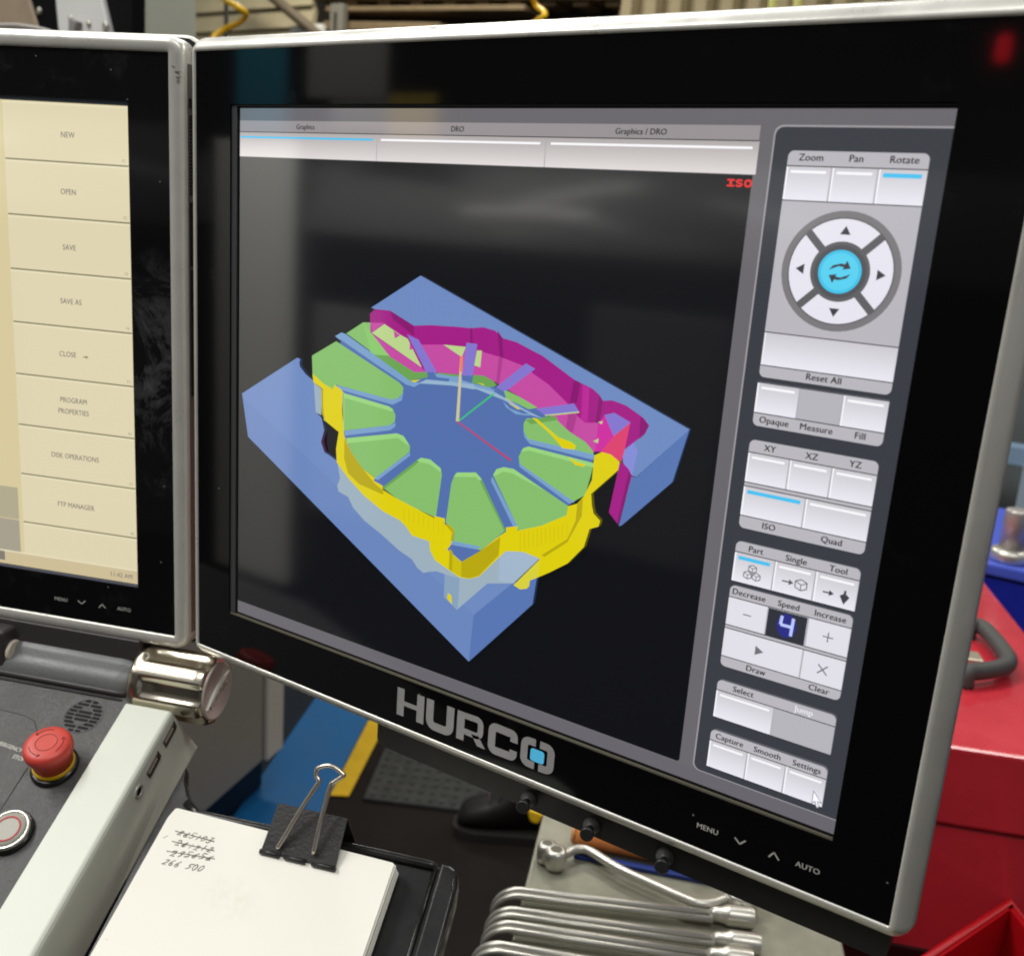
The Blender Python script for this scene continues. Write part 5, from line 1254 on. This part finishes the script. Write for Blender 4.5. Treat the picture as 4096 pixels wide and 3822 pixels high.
mb = MB(); mb.tube(smoothpath([onY(u, v, 0.55) for u, v in [(-260, 190), (-100, 112), (40, 100), (110, 106), (175, 118), (215, 133), (260, 165), (300, 210)]], 4), 0.0022, n=10); mb.build('hose_tube', mat('hose_clear', lin((190, 186, 180)), .25), hs)
mb = MB(); P = [onY(u, v, 0.56) for u, v in [(-260, 205), (-100, 120), (40, 106), (110, 112), (180, 124), (240, 150), (300, 215)]]
mb.prism(Fr((0, 0.56, 0), (1, 0, 0), (0, 0, 1), (0, -1, 0)), [(p.x, p.z) for p in P], -.02, 0); mb.build('hood', mat('hood_grey', lin((104, 102, 98)), .5), hs)
# grey column
k0, k1 = onY(524, 80, 1.6), onY(783, 80, 1.6)
col = thing('grey_column', 'plain grey-green sheet-metal column rising behind the gap between the screens', 'column', (k0.x, 1.6, 0))
bk0 = k0 + (k0 - CAM).normalized() * .35; bk1 = k1 + (k1 - CAM).normalized() * .33
mb = MB(); mb.prism(W, [(k0.x, k0.y), (k1.x, k1.y), (bk1.x, bk1.y), (bk0.x, bk0.y)], 0, 3.2); mb.build('column_shaft', mat('column_grey', lin((146, 148, 134)), 0.36, var=.06, vscale=5, rvar=.08), col)
# coiled yellow air lines
def coil(lbl, pts, y, r):
    t = thing('coiled_air_line', lbl, 'air line', onY(pts[0][0], pts[0][1], y), 'yellow coiled air lines')
    P = [onY(u, v, y + dy_) for u, v, dy_ in pts]
    mb = MB(); mb.tube(smoothpath(P, 6), r, n=12); mb.build('coil', mat('coil_yellow', lin((250, 200, 26)), 0.32, rvar=.06), t); return t
def coilpts(cx, amp, v0, pitch, turns, sl, ph=0):
    return [(cx + sl * (i / 8) + amp * math.cos(i / 8 * 2 * math.pi + ph), v0 + pitch * i / 8, amp * 0.0006 * math.sin(i / 8 * 2 * math.pi + ph)) for i in range(turns * 8 + 1)]
ycoil = [(770, -330, .04), (900, -250, -.02), (975, -190, .0), (900, -120, .05), (830, -60, .03), (890, -8, -.03), (950, 28, -.04), (984, 58, 0), (955, 92, .05), (895, 120, .05), (850, 160, .0), (880, 230, -.04), (960, 290, -.02), (950, 330, .04), (860, 380, .04)]
coil('yellow coiled air line hanging right of the grey column', ycoil, 1.9, 0.0092)
ycoil2 = [(2150, -260, .04), (2185, -200, -.03), (2150, -150, 0), (2125, -100, .04), (2150, -50, -.03), (2134, -12, 0.0), (2142, 20, .03), (2172, 44, .0), (2178, 62, -.03), (2150, 84, 0), (2130, 110, .04), (2165, 160, -.02), (2180, 210, 0)]
coil('yellow coiled air line over the middle of the right-hand screen', ycoil2, 2.6, 0.0090)
pz = [onY(u, v, 2.05) for u, v in ((906, -400), (906, 300))]
pipe = thing('black_conduit', 'thin dark conduit running up the wall behind the nearer yellow coil', 'conduit', (pz[0].x, 2.05, 0))
mb = MB(); mb.tube([(pz[0].x, 2.05, 0.0), (pz[0].x, 2.05, 3.2)], 0.0075, n=12); mb.build('conduit_pipe', mat('conduit_dark', (0.03, .03, .028), .5), pipe)
# far wall of siding boards, joists and corrugated sheet
YW = 4.8
M_side = mat('siding_beige', lin((176, 164, 132)), 0.6, var=.10, vscale=3)
wl = thing('siding_wall', 'beige boarded wall of the hall, behind the yellow coil', 'wall', W(-5.5, YW, 0))
xw0, xw1 = onY(200, 0, YW).x, onY(1245, 60, YW).x
for k in range(16):
    z_ = 1.35 + k * 0.13
    mb = MB(); mb.loft([[W(xw0, YW, z_), W(xw1, YW, z_), W(xw1, YW + .05, z_), W(xw0, YW + .05, z_)], [W(xw0, YW + .03, z_ + .128), W(xw1, YW + .03, z_ + .128), W(xw1, YW + .06, z_ + .128), W(xw0, YW + .06, z_ + .128)]])
    mb.build('board', M_side, wl)
st = thing('pipe_brace', 'dark slanting pipe brace in front of the beige boarded wall', 'brace', onY(1150, 40, YW - .2))
mb = MB(); mb.tube([onY(960, -120, YW - .2), onY(1330, 190, YW - .2)], 0.035, n=10); mb.build('brace_pipe', mat('brace_brown', lin((92, 80, 62)), .6), st)
mz = thing('mezzanine', 'dark timber floor edge with brown joists, above the middle of the right-hand screen', 'mezzanine', onY(1800, 60, YW))
x0, x1 = onY(1215, 60, YW).x, onY(2700, 60, YW).x
mb = MB(); mb.box(W, x0, x1 + .2, YW + .25, YW + .3, 1.6, 3.6); mb.build('fascia', mat('mezz_dark', lin((58, 48, 40)), .75, var=.25, vscale=4), mz)
M_joist = mat('joist_brown', lin((118, 100, 72)), .7, var=.2, vscale=8)
for va, vb, ua, ub in ((26, 48, 1300, 2100), (84, 120, 1290, 1760), (-30, -4, 1250, 2500)):
    p, q_ = onY(ua, va, YW), onY(ub, vb - 30, YW); p2 = onY(ua, vb, YW)
    mb = MB(); mb.box(Fr(p, (q_ - p).normalized(), (0, 1, 0), Vector((0, 0, 1))), 0, (q_ - p).length, 0, .24, -(p.z - p2.z), 0, .01); mb.build('beam', M_joist, mz)
for k in range(9):
    p = onY(1400 + k * 130, -10, YW + .1); mb = MB(); mb.box(W, p.x, p.x + .10, YW + .05, YW + .24, p.z - .06, p.z + .5, .01); mb.build('joist', M_joist, mz)
for u, wdp, c in ((1330, .11, (120, 116, 104)), (1345, .04, (110, 44, 36))):
    p = onY(u, 60, YW - .05); mb = MB(); mb.box(W, p.x, p.x + wdp, YW - .08, YW - .02, p.z - .22 + (0.1 if wdp < .05 else 0), p.z + (.06 if wdp > .05 else .02), .01); mb.build('junction_box', mat('box_%d' % c[0], lin(c), .5), mz)
p = onY(1180, 128, YW - .1); mb = MB(); mb.box(W, p.x, p.x + .28, YW - .15, YW - .1, p.z - .3, p.z + .03, .01)
bx_ = thing('white_box', 'small white panel low on the far wall, just above the right-hand screen', 'panel', p); mb.build('panel_face', mat('panel_white', lin((214, 212, 202)), .5), bx_)
cr = thing('corrugated_sheet', 'beige corrugated cladding over the right part of the right-hand screen', 'cladding', onY(3200, 20, YW))
M_cor = mat('cladding_beige', lin((150, 136, 104)), .6, var=.12, vscale=3)
xa, xb = onY(2460, 20, YW).x, onY(4400, 20, YW).x
pitch = 0.145; k = 0; x = xa
mbr = MB(); mbr.box(W, xa, xb + .4, YW + .06, YW + .09, 1.6, 4.2); mbr.build('backing_sheet', M_cor, cr)
while x < xb:
    mb = MB(); mb.loft([[W(x + .01, YW + .055, z_), W(x + .04, YW, z_), W(x + .10, YW, z_), W(x + .132, YW + .055, z_)] for z_ in (2.42 if x < xa + 1.2 else 1.6, 4.2)]); mb.build('rib', M_cor, cr)
    x += pitch
gb = MB()
for u in (3090, 3190):
    p = onY(u, 30, YW - .3); t = thing('hanging_cable', 'pale green cable hanging before the corrugated cladding' + (', left one' if u == 3090 else ', right one'), 'cable', p)
    mb = MB(); mb.tube([onY(u + 22, -160, YW - .3), onY(u, 30, YW - .3), onY(u - 12, 120, YW - .3)], 0.022, n=8); mb.build('cable_run', mat('cable_green', lin((188, 186, 110)), .5), t)
p = onY(3858, 2, 3.6)
lf = thing('lamp_fitting', 'lit white lamp just showing over the top edge of the right-hand screen', 'lamp', p)
mb = MB(); f = Fr(p, (1, 0, 0), (0, 1, 0), (0, 0, 1)); mb.lathe(f, [(0.04, -.022), (.062, -.012), (.068, 0), (.068, .02), (.05, .03)], n=28); mb.build('diffuser', mat('lamp_glow', (.8, .8, .8), .4, emit=(1, .98, .94), estr=14), lf)
mb = MB(); mb.lathe(f, [(.05, .0305), (.06, .05), (.03, .09)], n=28); mb.build('lamp_housing', M_blackp, lf)
# ---------------------------------------------------------------- unseen stand-in machine opposite, added for the dark glass to mirror
def mir(u, v, y):
    """Where the photograph's point (u, v) of the right-hand glass looks, at depth y on the viewer's side."""
    s_ = onY(u, v, 0.0); c = Vector((CAM.x, -CAM.y, CAM.z)); return c + (s_ - c) * ((y - c.y) / (s_.y - c.y))
YM = -1.9
FM = Fr((0, YM, 0), (1, 0, 0), (0, 0, 1), (0, 1, 0))
mc = thing('stand_in_machine', 'dark machine with a pale grey door, mirrored in the left part of the large screen', 'machine', W(-1.6, YM, 0))  # unseen stand-in machine, added only for the glass to mirror
xa, xb = mir(500, 1500, YM).x, mir(4400, 1500, YM).x
zA = mir(1900, 1010, YM).z
mb = MB(); mb.box(FM, xa, xb, 0, zA, -.6, -.002, .004); mb.build('mirror_backdrop', mat('backdrop_black', (0.012, .0125, .014), .5), mc)  # unseen dark backdrop, added so the glass mirrors little light
RH = (mir(1900, 640, YM).z - zA) * 1.1
mb = MB(); mb.smooth = True
arc = [(RH * (1 - math.cos(math.pi / 2 * k / 14)), RH * math.sin(math.pi / 2 * k / 14)) for k in range(15)]
mb.loft([[W(xa, YM - .003 - d, zA + z_) for d, z_ in arc] + [W(xa, YM - .8, zA)], [W(xb, YM - .003 - d, zA + z_) for d, z_ in arc] + [W(xb, YM - .8, zA)]])
mb.build('gradient_hood', mat('gradient_hood_grey', (.15, .15, .146), .22, spec=.4), mc)  # added hood, curved so its mirrored tone fades from light to dark
def mp(name, u0, u1, v0, v1, z, m):
    a = mir(u0, v0, YM); b = mir(u1, v1, YM); mb = MB(); mb.box(FM, min(a.x, b.x), max(a.x, b.x), min(a.z, b.z), max(a.z, b.z), z, z + .02, .004); return mb.build(name, m, mc)
mp('grey_door', 900, 1180, 560, 2330, 0.02, mat('door_grey', (.66, .66, .62), .5))
mp('blue_panel', 985, 1175, 180, 545, 0.02, mat('panel_blue', (.03, .20, .29), .45))
mp('pale_panel', 1270, 1580, 150, 400, 0.02, mat('door_pale', (.26, .25, .245), .5))
mp('grey_panel', 1360, 1590, 402, 520, 0.02, mat('door_mid', (.17, .17, .15), .5))
mp('yellow_label', 1592, 1775, 385, 560, 0.02, mat('label_yellow', (.34, .24, .03), .5))
mp('door_window', 1270, 1520, 1210, 2100, 0, mat('window_grey', (.20, .195, .19), .4))
mp('door_window', 2380, 2830, 1225, 2300, 0, mat('window_dark', (.075, .076, .08), .4))
p = mir(4014, 194, YM); f = Fr(p, (1, 0, 0), (0, 1, 0), (0, 0, 1))
mb = MB(); mb.lathe(f, [(.008, -.025), (.014, -.022), (.014, .018), (.008, .025)], n=20); mb.build('stand_in_signal_lamp', mat('stand_in_signal_red', (.3, .01, .01), .4, emit=(1, .02, .03), estr=6), mc)
bw = MB(); bw.box(W, -9, 6, -6.2, -6.0, 0, 5); o = bw.build('wall', mat('rear_wall', (.22, .21, .19), .8, var=.2, vscale=1)); struct(o)
bw = MB(); bw.box(W, -14, 8, 5.4, 5.6, 0, 5); o = bw.build('wall', mat('hall_wall', (.14, .125, .10), .8, var=.2, vscale=1)); struct(o)
